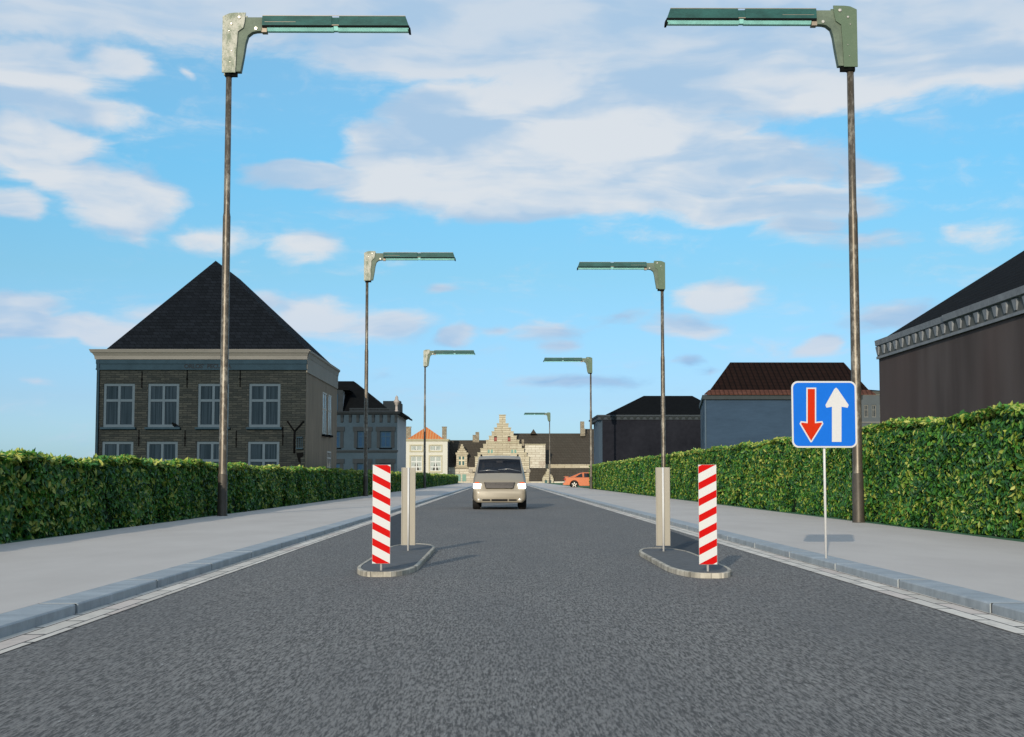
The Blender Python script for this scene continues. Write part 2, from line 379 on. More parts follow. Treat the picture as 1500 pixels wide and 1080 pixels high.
def hedge(xf, xb, zt, y0, y1, bands, label, top_bump=.05):
    """xf = road-side face, xb = back face; bands: (y from, y to, leaves per m2, leaf length)"""
    sgn = 1 if xb > xf else -1
    root = thing('clipped_hedge', label, 'hedge', (xf, 0, .06), 'hedges along the pavements')
    def face_x(y, z):   # unevenness of the clipped face, with clefts between the shrubs
        return xf + sgn*(.05*np.sin(y*1.3+z*2)+.04*np.sin(y*.47+1)+.03*np.sin(z*5+y*3.1)+.13*np.exp(-((y*.31) % 3.1-1.5)**2*60))
    def top_z(y, x):
        return zt + top_bump*(np.sin(y*.9+x)+.6*np.sin(y*2.7+x*2)+.4*np.sin(y*.21))
    # core
    mb = MB(); ys = np.arange(y0+.12, y1-.1, .7); n = len(ys)
    ring = []
    for y in ys:
        fx = face_x(y, 1.)+sgn*.10; tz = top_z(y, xf)-.11
        ring += [(fx, y, 0), (fx, y, tz-.2), (fx+sgn*.22, y, tz), (xb-sgn*.2, y, tz), (xb-sgn*.1, y, tz-.1), (xb-sgn*.1, y, 0)]
    fs = [(j*6+i, j*6+i+1, (j+1)*6+i+1, (j+1)*6+i) for j in range(n-1) for i in range(5)]
    fs += [tuple(range(6)), tuple(range((n-1)*6, n*6))[::-1]]
    mb.add(ring, fs)
    build('branches', mb, HCORE, root, org=(xf, 0, .06))
    Ps = []; Ns = []; Ls = []
    for (a, e, dn, L) in bands:
        a = max(a, y0); e = min(e, y1)
        ln = e-a; wt = abs(xb-xf)
        # front
        q = int(ln*zt*dn); y = rng.uniform(a, e, q); z = rng.uniform(.02, zt, q); dep = rng.random(q)**1.5*.11
        # rounded shoulder
        sh = np.clip((z-(zt-.20))/.20, 0, 1)*.20
        Ps.append(np.stack([face_x(y, z)+sgn*(dep+sh), y, z], 1)); Ns.append(np.stack([np.full(q, -sgn*1.), np.zeros(q), .25+6*sh], 1)); Ls.append(np.full(q, L))
        # top
        q = int(ln*wt*dn*.8); y = rng.uniform(a, e, q); x = rng.uniform(min(xf, xb), max(xf, xb), q)
        Ps.append(np.stack([x, y, top_z(y, x)-rng.random(q)**1.5*.09], 1)); Ns.append(np.tile([0, 0, 1.], (q, 1))); Ls.append(np.full(q, L))
        # sprigs standing up along the street-side top edge
        q = int(ln*dn*.18); y = rng.uniform(a, e, q); x = xf+sgn*rng.uniform(.08, .4, q)
        Ps.append(np.stack([x, y, top_z(y, x)+rng.uniform(-.06, .05, q)], 1)); Ns.append(np.tile([-.5, -.7, .5], (q, 1))); Ls.append(np.full(q, L))
        # back, sparser
        q = int(ln*zt*dn*.25); y = rng.uniform(a, e, q); z = rng.uniform(.02, zt, q)
        Ps.append(np.stack([xb-sgn*rng.random(q)*.1, y, z], 1)); Ns.append(np.tile([sgn*1., 0, .25], (q, 1))); Ls.append(np.full(q, L*1.2))
    for ye, ny, dn, L in ((y0, -1., 900, .1), (y1, 1., 60, .2)):
        q = int(abs(xb-xf)*zt*dn); x = rng.uniform(min(xf, xb), max(xf, xb), q); z = rng.uniform(.02, zt, q)
        Ps.append(np.stack([x, ye-ny*rng.random(q)*.08, z], 1)); Ns.append(np.tile([0, ny, .2], (q, 1))); Ls.append(np.full(q, L))
    p = np.concatenate(Ps); nrm = np.concatenate(Ns); L = np.concatenate(Ls)*rng.uniform(.7, 1.5, len(p))
    N = len(p)
    nrm = nrm + rng.normal(0, .55, (N, 3)); nrm /= np.linalg.norm(nrm, axis=1)[:, None]
    t = rng.normal(0, 1, (N, 3)); t[:, 2] += .5
    t -= (t*nrm).sum(1)[:, None]*nrm; t /= np.linalg.norm(t, axis=1)[:, None]
    s_ = np.cross(nrm, t)
    w = (L*.19)[:, None]; Lc = L[:, None]; up = nrm*(L*.07)[:, None]
    p0 = p-t*Lc*.5
    V = np.stack([p0, p0+t*Lc*.32+s_*w+up, p0+t*Lc*.70+s_*w*.85+up, p+t*Lc*.5-nrm*Lc*.05, p0+t*Lc*.70-s_*w*.85+up, p0+t*Lc*.32-s_*w+up], 1).reshape(-1, 3)
    V = V-np.array([xf, 0, 0])
    V[:, 2] = np.maximum(V[:, 2], .004)
    base = (np.arange(N)*6)[:, None]
    F = np.stack([base+np.array([[0, 1, 2, 3]]), base+np.array([[0, 3, 4, 5]])], 1).reshape(-1)
    me = bpy.data.meshes.new('leaves')
    me.vertices.add(len(V)); me.vertices.foreach_set('co', V.astype(np.float32).ravel())
    me.loops.add(len(F)); me.loops.foreach_set('vertex_index', F.astype(np.int32))
    me.polygons.add(N*2); me.polygons.foreach_set('loop_start', np.arange(N*2, dtype=np.int32)*4); me.polygons.foreach_set('loop_total', np.full(N*2, 4, dtype=np.int32))
    at = me.attributes.new('tone', 'FLOAT', 'FACE')
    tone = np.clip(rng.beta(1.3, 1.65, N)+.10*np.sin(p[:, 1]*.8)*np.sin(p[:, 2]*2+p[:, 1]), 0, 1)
    tone = np.clip(tone+.22*(p[:, 2] > zt-.10), 0, 1)      # sunlit rim painted in: top leaves get a lighter tone
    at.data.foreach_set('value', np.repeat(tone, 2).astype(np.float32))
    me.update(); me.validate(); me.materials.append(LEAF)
    ob = bpy.data.objects.new('leaves', me); COL.objects.link(ob); ob.parent = root
    return root
hedge(-8.27, -9.2, 1.44, 6, 273, ((6, 20, 350, .15), (20, 46, 520, .165), (46, 90, 260, .18), (90, 150, 110, .24), (150, 273, 55, .34)),
      'long low clipped evergreen hedge behind the left pavement, its street side in shade')
hedge(9.12, 10.15, 2.31, 6, 147, ((6, 21, 350, .13), (21, 46, 620, .15), (46, 90, 300, .165), (90, 147, 130, .23)),
      'tall clipped evergreen hedge behind the right pavement, sunlit yellow-green leaves')

# ================================================================== STREET LAMPS
def weathered(name, base, pale, rough=.6, lo=.4, hi=.62):
    m, g, b = newmat(name)
    tc = g.n('ShaderNodeTexCoord').outputs['Object']
    n = g.noise(g.v('MULTIPLY', tc, (1., 1., .6)), 4.5, 7, .7); n2 = g.noise(tc, 30, 5, .7)
    f = g.step(g.m('MULTIPLY_ADD', n2, .35, g.m('MULTIPLY', n, .7)), lo, hi)
    g.put(b.inputs['Base Color'], g.mix(f, base, pale)); b.inputs['Roughness'].default_value = rough
    b.inputs['Specular IOR Level'].default_value = .35
    bn = g.n('ShaderNodeBump'); bn.inputs['Strength'].default_value = .2; bn.inputs['Distance'].default_value = .01
    g.put(bn.inputs['Height'], n2); g.put(b.inputs['Normal'], bn.outputs[0])
    return m
PALE = weathered('weathered_cover_paint', (.20, .23, .17), (.48, .47, .41), .7, .42, .62)
GREEN = weathered('green_cover_paint', (.085, .135, .085), (.15, .19, .13), .55, .5, .85)
BRACK = mat('bracket_paint', (.095, .13, .10), rough=.6, var=.25, scale=3, tint=(.12, .155, .115))
TEAL = mat('teal_housing', (.014, .070, .066), rough=.5, var=.35, scale=5, spec=.2, stretch=(.4, 1, 1), tint=(.020, .085, .080))
BLK = mat('dark_gasket', (.006, .007, .007), rough=.8, var=.2, spec=.05)
LENS = mat('pale_teal_diffuser', (.33, .70, .66), rough=.3, var=.25, scale=3, stretch=(1, 1, 1), spec=.5)
BOLT = mat('steel_bolt', (.45, .43, .40), rough=.35, var=.1, metal=.5)
RUSTY = mat('bare_metal_edge', (.24, .20, .16), rough=.5, var=.2, metal=.3)
m, g, b = newmat('worn_steel_pole')
tc = g.n('ShaderNodeTexCoord').outputs['Object']; s_ = g.sep(tc)
band = g.noise(g.xyz(0., 0., s_[2]), .9, 3, .6)
scr = g.noise(g.v('MULTIPLY', tc, (6., 6., 2.5)), 2.5, 6, .7)
f = g.step(g.m('MULTIPLY_ADD', scr, .6, g.m('MULTIPLY', band, .6)), .56, .76)
c = g.mix(g.noise(g.v('MULTIPLY', tc, (8., 8., .35)), 2, 5, .6), (.058, .048, .037), (.135, .113, .087))
c = g.mix(f, c, (.30, .275, .23))
g.put(b.inputs['Base Color'], c); b.inputs['Metallic'].default_value = .45; g.put(b.inputs['Roughness'], g.m('MULTIPLY_ADD', f, .10, .42))
POLE = m
PBASE = mat('brown_painted_base', (.075, .066, .055), rough=.5, var=.4, scale=4, metal=.3, stretch=(1, 1, .4))
def make_lamp(H, cover, hk):
    """pole axis at the origin, arm along +x, H = height of the top of the head, hk = size of the head"""
    root = thing('street_lamp', 'street lamp', 'street lamp', (0, 0, 0))
    zc = H-1.74*hk            # bottom of the cover plate
    zs = H*.59             # where the pole steps thinner
    bz = 1.15
    build('pole', MB().lathe([(.125, bz), (.118, bz+.02), (.108, zs-.12), (.108, zs), (.090, zs+.12), (.082, zc+.02)], n=24), POLE, root)
    build('base_sleeve', MB().lathe([(.150, 0), (.150, .02), (.137, .06), (.132, bz), (.124, bz+.015)], n=24), PBASE, root)
    build('collar', MB().lathe([(.10, zc-.09), (.115, zc-.07), (.115, zc+.06)], n=20).box(.05, .24, -.07, .07, zc-.075, zc+.05), BLK, root)
    n_before = set(COL.objects)
    # bracket body between the two cover plates
    br = [(.90, 1.22), (.78, 1.215), (.67, 1.19), (.545, 1.09), (.484, .88), (.43, .5), (.35, .04), (-.12, .04), (-.12, 1.60), (.40, 1.62), (.96, 1.62), (.96, 1.22)]
    build('bracket', MB().prism([(x, z+zc) for x, z in br], 'y', -.12, .12), BRACK, root, bevel=.012)
    cv = [(-.172, 0), (.21, 0), (.235, .63), (.27, 1.19), (.42, 1.30), (.455, 1.46), (.484, 1.74), (.16, 1.735), (.01, 1.715), (-.172, 1.63)]
    for y0_, y1_ in ((-.175, -.122), (.122, .175)):
        c_ = build('cover_plate', MB().prism([(x, z+zc) for x, z in cv], 'y', y0_, y1_), cover, root, bevel=.008)
        yb = y0_ if y0_ < 0 else y1_; sg = -1 if y0_ < 0 else 1
        for bx, bz_, r in ((.30, 1.60, .052), (.08, 1.41, .036), (.02, 1.20, .018), (.10, .62, .014), (.06, .30, .014)):
            mb = MB().lathe([(r, yb-sg*.004), (r, yb+sg*.014), (r*.6, yb+sg*.022)], cx=bx, cy=bz_+zc, n=12, axis='y')
            build('bolt', mb, BOLT, c_)
    build('bolt', MB().lathe([(.04, -.15), (.04, .15)], cx=.77, cy=1.29+zc, n=12, axis='y'), BOLT, root)
    # luminaire: trapezoid housing in two lengths with a waist between
    lum = MB()
    def seg(x0, x1, zt, zb, wt, wb, endslant=0.):
        a = [(x0, -wb, zb), (x0, wb, zb), (x0, wt, zt), (x0, -wt, zt)]
        e = [(x1, -wb, zb), (x1, wb, zb), (x1-endslant, wt, zt), (x1-endslant, -wt, zt)]
        lum.add(a+e, [(0, 3, 2, 1), (4, 5, 6, 7), (0, 1, 5, 4), (1, 2, 6, 5), (2, 3, 7, 6), (3, 0, 4, 7)])
    seg(.945, 2.93, zc+1.665, zc+1.375, .12, .17); seg(3.13, 5.12, zc+1.665, zc+1.375, .12, .17, .10); seg(2.90, 3.16, zc+1.625, zc+1.40, .10, .15)
    L = build('luminaire', lum, TEAL, root, bevel=.01)
    gk = MB().box(.95, 2.93, -.176, .176, zc+1.318, zc+1.373).box(3.13, 5.135, -.176, .176, zc+1.318, zc+1.373)
    gk.prism([(5.06, zc+1.333), (5.16, zc+1.333), (5.175, zc+1.19), (5.12, zc+1.19)], 'y', -.12, .12)
    build('gasket', gk, BLK, L)
    for x0, x1 in ((1.09, 2.98), (3.10, 5.115)):
        lm = MB().prism([(-.155, zc+1.318), (.155, zc+1.318), (.075, zc+1.225), (-.075, zc+1.225)], 'x', x0, x1)
        build('diffuser', lm, LENS, L, bevel=.008)
    build('diffuser', MB().prism([(-.13, zc+1.36), (.13, zc+1.36), (.08, zc+1.245), (-.08, zc+1.245)], 'x', 2.982, 3.098), LENS, L)
    ed = MB().box(.93, 1.08, -.12, .12, zc+1.19, zc+1.332)
    for x0, x1 in ((1.02, 1.9),):
        for sy in (-1, 1):
            ed.box(x0, x1, sy*.152-.004, sy*.152+.004, zc+1.474, zc+1.484)
    ed.box(.955, 5.02, -.125, -.115, zc+1.66, zc+1.675).box(.955, 5.02, .115, .125, zc+1.66, zc+1.675)
    ed.box(2.93, 3.13, -.155, .155, zc+1.377, zc+1.399)
    build('edge_strip', ed, RUSTY, L)
    for ob in COL.objects:
        if ob not in n_before and hk != 1:
            for v in ob.data.vertices: v.co = (v.co.x*hk, v.co.y*hk, zc+(v.co.z-zc)*hk)
    return root
GL = 'street lamps lining both sides of the road'
HL, HR = 14.26, 12.48
lampL = make_lamp(HL, PALE, 1.0); lampR = make_lamp(HR, GREEN, .87)
lampR.rotation_euler.z = math.pi
lab = {('L', 0): 'nearest street lamp on the left pavement, with stained pale cover on its head',
       ('L', 1): 'second street lamp from the front on the left, beside the two-storey pale blue-grey house',
       ('L', 2): 'farthest street lamp on the left, its pole crossing the orange-roofed white house',
       ('R', 0): 'nearest street lamp on the right pavement, green head, just behind the blue arrow sign',
       ('R', 1): 'second street lamp on the right, its pole rising behind the beige marker board back',
       ('R', 2): 'third street lamp on the right, by the tall hedge end near the orange car',
       ('R', 3): 'farthest, smallest street lamp on the right, against the dark roofs at the street end'}
for i, (x, y) in enumerate(((-7.755, 39.8), (-7.83, 82.5), (-7.85, 146.5))):
    o = lampL if i == 0 else copy_tree(lampL)
    o.location = (x, y, PZ0-.005); tag(o, lab['L', i], 'street lamp', GL)
for i, (x, y) in enumerate(((8.47, 33.8), (8.50, 74.5), (8.50, 134.5), (8.50, 249))):
    o = lampR if i == 0 else copy_tree(lampR)
    o.location = (x, y, PZ0-.005); tag(o, lab['R', i], 'street lamp', GL)

# ================================================================== TRAFFIC ISLANDS
ISTONE = brickmat('island_kerb_stone', (.40, .37, .31), (.60, .56, .48), (.16, .15, .13), bw=.13, bh=.4, ms=.004, rough=.8, bump=.4, dirt=(.16, .15, .13), dirt_scale=3.0, wobble=.0, off=0., freq=1, dirt_lo=.48, dirt_hi=.68)
ITOP = mat('island_asphalt', (.115, .122, .13), rough=.9, var=.3, scale=10, bump=.5, bscale=90)
def island(x0, x1, y0, y1, r, label):
    cx, cy = (x0+x1)/2, (y0+y1)/2
    root = thing('traffic_island', label, 'traffic island', (cx, cy, 0), 'traffic islands')
    def outline(ins):
        pts = []
        a0, a1, b0, b1 = x0+ins, x1-ins, y0+ins, y1-ins; rx = min(r, (a1-a0)/2-.02); ry = 1.5 - ins
        for (qx, qy, s0) in ((a1-rx, b0+ry, -90), (a1-rx, b1-ry, 0), (a0+rx, b1-ry, 90), (a0+rx, b0+ry, 180)):
            for k in range(9):
                a = R(s0+k*90/8); pts.append((qx+rx*math.cos(a), qy+ry*math.sin(a)))
        return pts
    o, i_ = outline(0), outline(.042); n = len(o)
    z0, z1 = .0, .064
    vs = [(x, y, z0) for x, y in o]+[(x, y, z1-.008) for x, y in o]+[(x+(cx-x)*.03, y, z1) for x, y in o]+[(x, y, z1) for x, y in i_]+[(x, y, z0) for x, y in i_]
    fs = [(k*n+j, k*n+(j+1) % n, (k+1)*n+(j+1) % n, (k+1)*n+j) for k in range(4) for j in range(n)]
    build('kerb_ring', MB().add(vs, fs), ISTONE, root, org=(cx, cy, 0))
    build('island_top', MB().prism(i_, 'z', z0, z1-.006), ITOP, root, org=(cx, cy, 0))
island(-1.78, -1.03, 16.6, 23.7, .30, 'kerbed traffic island on the left of the lane, under the left striped marker board')
island(2.04, 2.79, 16.35, 22.3, .30, 'kerbed traffic island on the right of the lane, under the right striped marker board')
# marker boards
m, g, b = newmat('red_white_stripes_down')
def stripes(name, slope, phase):
    m, g, b = newmat(name)
    s_ = g.sep(g.n('ShaderNodeTexCoord').outputs['Object'])
    v = g.m('FRACT', g.m('ADD', g.m('MULTIPLY', g.m('MULTIPLY_ADD', s_[0], slope, s_[2]), 1/.1895), phase))
    f = g.m('LESS_THAN', v, .45)
    c = g.mix(f, (.60, .60, .60), (.52, .001, .0006))
    nz = g.noise(g.n('ShaderNodeTexCoord').outputs['Object'], 6, 5, .6)
    c = g.mix(g.step(nz, .55, .85, 0., .10), g.mix(f, (.60, .60, .60), (.52, .001, .0006)), (.40, .25, .20))
    g.put(b.inputs['Base Color'], c); b.inputs['Roughness'].default_value = .6; b.inputs['Specular IOR Level'].default_value = .1
    return m
BACK = mat('beige_board_back', (.34, .315, .265), rough=.6, var=.06, scale=2)
POST = mat('white_post', (.62, .62, .62), rough=.45, var=.06, scale=3)
SIDE = mat('board_edge', (.50, .49, .48), rough=.4, var=.05)
def board(x, y, face_cam, slope, phase, label):
    """a marker board on a thin white post; face_cam: striped side towards the camera"""
    root = thing('marker_board', label, 'marker board', (x, y, .058), 'marker boards on the traffic islands')
    st = stripes('red_white_stripes', slope, phase)
    z0, z1 = .082, 1.245
    w = .106
    yb = -.030 if face_cam else .030
    p = MB().box(-w, w, yb-.006, yb+.006, z0, z1)
    pn = build('panel', p, [SIDE], root, bevel=.0)
    f = MB().quad((-w+.002, 0, z0+.002), (w-.002, 0, z0+.002), (w-.002, 0, z1-.002), (-w+.002, 0, z1-.002))
    for v in range(len(f.v)): f.v[v] = (f.v[v][0], yb+(-.008 if face_cam else .008), f.v[v][2])
    build('striped_face', f, st, pn, recalc=False)
    bk = MB().quad((-w+.002, 0, z0+.002), (w-.002, 0, z0+.002), (w-.002, 0, z1-.002), (-w+.002, 0, z1-.002))
    for v in range(len(bk.v)): bk.v[v] = (bk.v[v][0], yb+(.008 if face_cam else -.008), bk.v[v][2])
    build('plain_back', bk, BACK, pn, recalc=False)
    if not face_cam:
        build('flange', MB().box(-w+.004, -w+.012, yb-.02, yb-.009, z0, z1).box(w-.012, w-.004, yb-.02, yb-.009, z0, z1), BACK, pn)
    build('post', MB().lathe([(.015, -.002), (.015, z1+.0)], n=12), POST, root)
    return root
board(-1.415, 16.95, True, .52, .71, 'red and white striped marker board on the left island, stripes falling to the right')
board(2.42, 16.75, True, -.52, .71, 'red and white striped marker board on the right island, stripes rising to the right')
board(-1.395, 21.5, False, .52, .12, 'beige back of the marker board at the far end of the left island')
board(2.42, 21.3, False, -.52, .12, 'beige back of the marker board at the far end of the right island')

# ================================================================== SIGN
SBLUE = mat('sign_blue', (.006, .13, .58), rough=.6, var=.05, scale=2, spec=.08)
SWHITE = mat('sign_white', (.56, .56, .57), rough=.6, var=.05, scale=3, spec=.1)
SRED = mat('sign_red', (.50, .022, .002), rough=.6, var=.05, scale=3, spec=.08)
SGREY = mat('sign_back_grey', (.35, .36, .37), rough=.5, var=.1)
YS = 18.8
sx = PX(1210, YS, 817); root = thing('traffic_sign', 'square blue road sign with red down arrow and white up arrow on thin white post', 'road sign', (sx, YS, PZ0))
def SP(px, py): q = P(px, py, YS-.05); return (q.x-sx, q.z-PZ0)
c0 = SP(1160.5, 656); c1 = SP(1254, 558.5)
X0, Z0, X1, Z1 = c0[0], c0[1], c1[0], c1[1]
def rrect(x0, x1, z0, z1, r, n=6):
    pts = []
    for (cx, cz, s0) in ((x1-r, z0+r, -90), (x1-r, z1-r, 0), (x0+r, z1-r, 90), (x0+r, z0+r, 180)):
        for k in range(n+1):
            a = R(s0+k*90/n); pts.append((cx+r*math.cos(a), cz+r*math.sin(a)))
    return pts
pl = build('plate', MB().prism(rrect(X0, X1, Z0, Z1, .085), 'y', -.050, -.036), SWHITE, root)
build('blue_field', MB().prism(rrect(X0+.022, X1-.022, Z0+.022, Z1-.022, .068), 'y', -.0535, -.0505), SBLUE, pl)
def sgn_poly(pts, y, m, name, par, t=.002):
    return build(name, MB().prism([SP(*p) for p in pts], 'y', y, y+t), m, par)
da = [(1181, 568), (1195.5, 568), (1195.5, 618), (1204.5, 617), (1206, 621), (1189, 648), (1187, 648), (1171, 621), (1173, 617), (1181, 618)]
def shrink(pts, k):
    out = []; n = len(pts)
    for i in range(n):
        a, b_, c_ = Vector(pts[i-1]), Vector(pts[i]), Vector(pts[(i+1) % n])
        e1 = (b_-a).normalized(); e2 = (c_-b_).normalized()
        n1 = Vector((-e1.y, e1.x)); n2 = Vector((-e2.y, e2.x)); nn = (n1+n2); nn /= max(.5, nn.dot(n1)); out.append(tuple(b_+nn*k))
    return out
sgn_poly(da, -.0560, SWHITE, 'arrow_outline', pl)
ir = shrink(da, 2.0)
sgn_poly(ir, -.0585, SRED, 'down_arrow', pl)
ua = [(1218.5, 647.5), (1232.5, 647.5), (1232.5, 596), (1241.5, 597.5), (1243, 593.5), (1227, 570), (1224.5, 568), (1222, 570), (1209, 593.5), (1210.5, 597.5), (1218.5, 596)]
sgn_poly(ua, -.0560, SWHITE, 'up_arrow', pl)
build('plate_back', MB().prism(rrect(X0+.01, X1-.01, Z0+.01, Z1-.01, .08), 'y', -.0358, -.034), SGREY, pl)
build('post', MB().lathe([(.0165, 0), (.0165, Z1-.03)], n=12), POST, root)
for zc_ in (Z0+.17, Z1-.17): build('clamp', MB().box(-.05, .05, -.033, .02, zc_-.02, zc_+.02), SGREY, root)
# ================================================================== BUILDINGS
def wall_front(mb, x0, x1, z0, z1, y, holes, dep=.16, mi=0):
    """front wall (facing -y) with rectangular openings (hx0,hx1,hz0,hz1) and their reveals"""
    xs = sorted(set([x0, x1]+[h[0] for h in holes]+[h[1] for h in holes])); zs = sorted(set([z0, z1]+[h[2] for h in holes]+[h[3] for h in holes]))
    for i in range(len(xs)-1):
        for j in range(len(zs)-1):
            cx, cz = (xs[i]+xs[i+1])/2, (zs[j]+zs[j+1])/2
            if any(h[0] < cx < h[1] and h[2] < cz < h[3] for h in holes): continue
            mb.quad((xs[i], y, zs[j]), (xs[i+1], y, zs[j]), (xs[i+1], y, zs[j+1]), (xs[i], y, zs[j+1]), mi)
    for (a, b_, c_, d_) in holes:
        e = y+dep
        mb.quad((a, y, c_), (a, y, d_), (a, e, d_), (a, e, c_), mi); mb.quad((b_, y, c_), (b_, e, c_), (b_, e, d_), (b_, y, d_), mi)
        mb.quad((a, y, d_), (b_, y, d_), (b_, e, d_), (a, e, d_), mi); mb.quad((a, y, c_), (a, e, c_), (b_, e, c_), (b_, y, c_), mi)
    return mb
def shell(x0, x1, y0, y1, z0, z1, holes, dep=.16):
    mb = MB(); wall_front(mb, x0, x1, z0, z1, y0, holes, dep)
    mb.quad((x1, y0, z0), (x1, y1, z0), (x1, y1, z1), (x1, y0, z1)); mb.quad((x1, y1, z0), (x0, y1, z0), (x0, y1, z1), (x1, y1, z1))
    mb.quad((x0, y1, z0), (x0, y0, z0), (x0, y0, z1), (x0, y1, z1)); mb.quad((x0, y0, z1), (x1, y0, z1), (x1, y1, z1), (x0, y1, z1))
    return mb
def hip(x0, x1, y0, y1, z0, ra, rb, thick=.12):
    """hipped roof; ra, rb = ridge ends (x,y,z)"""
    vs = [(x0, y0, z0), (x1, y0, z0), (x1, y1, z0), (x0, y1, z0), (x0, y0, z0+thick), (x1, y0, z0+thick), (x1, y1, z0+thick), (x0, y1, z0+thick), ra, rb]
    along_y = abs(rb[1]-ra[1]) > abs(rb[0]-ra[0])
    fs = [(3, 2, 1, 0), (0, 1, 5, 4), (1, 2, 6, 5), (2, 3, 7, 6), (3, 0, 4, 7)]
    if along_y: fs += [(4, 5, 8), (5, 6, 9, 8), (6, 7, 9), (7, 4, 8, 9)]      # ra in front, rb behind
    else: fs += [(4, 5, 9, 8), (5, 6, 9), (6, 7, 8, 9), (7, 4, 8)]            # ra left, rb right
    return MB().add(vs, fs)
def hipq(c, z0, ra, rb, thick):
    mb = hip(0, 1, 0, 1, z0, ra, rb, thick)
    for k in range(8): mb.v[k] = (c[k % 4][0], c[k % 4][1], mb.v[k][2])
    return mb
def window(par, org, x0, x1, z0, z1, y, frame_m, pane_m, curt_m=None, cols=2, rails=(.62,), fw=.07, sill=None, mid=None, name='window', arr=None):
    """a window filling the opening; y = plane of the frame's front; facing -y"""
    mb = MB(); t = .07
    mb.box(x0, x0+fw, y, y+t, z0, z1).box(x1-fw, x1, y, y+t, z0, z1)
    mb.box(x0+fw, x1-fw, y, y+t, z1-fw, z1).box(x0+fw, x1-fw, y, y+t, z0, z0+fw)
    mw = mid or fw*.8
    for c in range(1, cols):
        xm = x0+(x1-x0)*c/cols; mb.box(xm-mw/2, xm+mw/2, y+.004, y+t-.004, z0+fw, z1-fw)
    for r in rails:
        zm = z0+(z1-z0)*r; mb.box(x0+fw, x1-fw, y+.008, y+t-.008, zm-mw/2, zm+mw/2)
    w = build(name, mb, frame_m, par, org)
    build('pane', MB().box(x0+fw*.5, x1-fw*.5, y+.038, y+.046, z0+fw*.5, z1-fw*.5), pane_m, w, org)
    if curt_m and curt_m is not True:
        cv = MB(); n = 36
        vs = []
        for c in range(cols):       # gathered curtains: one pair of panels in each light, drawn aside towards the bottom
            xa = x0+(x1-x0)*c/cols+fw*.8; xb = x0+(x1-x0)*(c+1)/cols-fw*.8; o = len(vs)
            tall = (z1-z0) > 2; nz = 8
            for j in range(nz+1):
                t = j/nz; open_ = (max(0, .62-t)*.9 if tall else max(0, .35-t)*.5)
                for i in range(n//2+1):
                    u = i/(n//2); x = xa+(xb-xa)*(u*(1-open_)) if c == 0 else xb-(xb-xa)*(u*(1-open_))
                    vs.append((x, y+.026+.006*math.sin(u*22), z0+fw+(z1-z0-2*fw)*t))
            m_ = n//2+1
            cv_f = [(o+j*m_+i, o+j*m_+i+1, o+(j+1)*m_+i+1, o+(j+1)*m_+i) for j in range(nz) for i in range(n//2)]
            fsx = (fsx+cv_f) if c else cv_f
        cv.add(vs, fsx, smooth=True)
        build('curtain', cv, curt_m, w, org, recalc=False)
    if sill:
        build('sill', MB().box(x0-.09, x1+.09, y-.22, y-.0, z0-.10, z0-.005), sill, w, org, bevel=.008)
    return w
def cornice(x0, x1, y0, y1, prof, mi=0, sides='flr'):
    """prof: (projection, z) outline swept round a rectangular footprint"""
    vs = []
    for (p, z) in prof: vs += [(x0-p, y0-p, z), (x1+p, y0-p, z), (x1+p, y1+p, z), (x0-p, y1+p, z)]
    n = len(prof)
    fs = [(k*4+i, k*4+(i+1) % 4, (k+1)*4+(i+1) % 4, (k+1)*4+i) for k in range(n-1) for i in range(4)]
    fs += [(0, 3, 2, 1), ((n-1)*4, (n-1)*4+1, (n-1)*4+2, (n-1)*4+3)]
    return MB().add(vs, fs, mi)
DARKIN = mat('dark_interior', (.01, .011, .013), rough=.9, var=.2)
CURT = mat('net_curtain', (.085, .13, .175), rough=.9, var=.25, scale=1.5, stretch=(8, 8, .6))
def netpane(name, c1, c2, fr):
    m, g, b = newmat(name)
    s_ = g.sep(g.n('ShaderNodeTexCoord').outputs['Object'])
    nz = g.noise(g.xyz(g.m('MULTIPLY', g.m('ADD', s_[0], s_[1]), fr), s_[1], g.m('MULTIPLY', s_[2], .25)), 1, 3, .6)
    nb = g.noise(g.xyz(s_[0], 0., s_[2]), .8, 3, .5)
    g.put(b.inputs['Base Color'], g.mix(g.m('MULTIPLY', g.step(nz, .35, .65), g.step(nb, .2, .6, .55, 1.)), c1, c2))
    b.inputs['Roughness'].default_value = .6; b.inputs['Specular IOR Level'].default_value = .02
    return m
PANE = netpane('curtained_glass', (.009, .018, .027), (.021, .036, .052), 14.)

# ---------- house 1: two-storey stone house on the left
Y = 66.; x0, x1 = PX(140.5, Y, 600), PX(448, Y, 600); y1 = 78.5
org = ((x0+x1)/2, Y, 0)
root = thing('stone_house', 'stone house with shade painted into its dark front and pyramid roof, pale cornice, behind the left hedge', 'house', org)
STONE = brickmat('shade_toned_rubble', (.021, .026, .027), (.041, .046, .044), (.018, .022, .024), bw=.42, bh=.105, ms=.012, dirt=(.014, .017, .020), dirt_scale=.55, wobble=.035, bump=.8)  # stone, frames, frieze and slate are coloured dark to stand for shade
TAN = mat('side_render', (.21, .165, .115), rough=.9, var=.28, scale=1.0, bump=.3, bscale=30, stretch=(1, 1.4, .35), tint=(.20, .158, .112))
PAINT = mat('shade_toned_paint', (.070, .100, .130), rough=.8, var=.12, scale=2, spec=.05)
FRIEZE = mat('shade_toned_frieze', (.024, .045, .064), rough=.9, var=.2, scale=2, spec=.03)
CORN = mat('cornice_cream', (.185, .18, .17), rough=.75, var=.14, scale=1.2, stretch=(.5, .5, 2))
zE = PZ(541, Y, 300); zT = PZ(527, Y, 300); zC = PZ(512.5, Y, 300)
XW = lambda q: PX(120+q/3.274, Y, 600); ZW = lambda q: PZ(370+q/3.274, Y, 300)
holes = []
cols_ = ((102, 252), (315, 465), (555, 703), (800, 951))
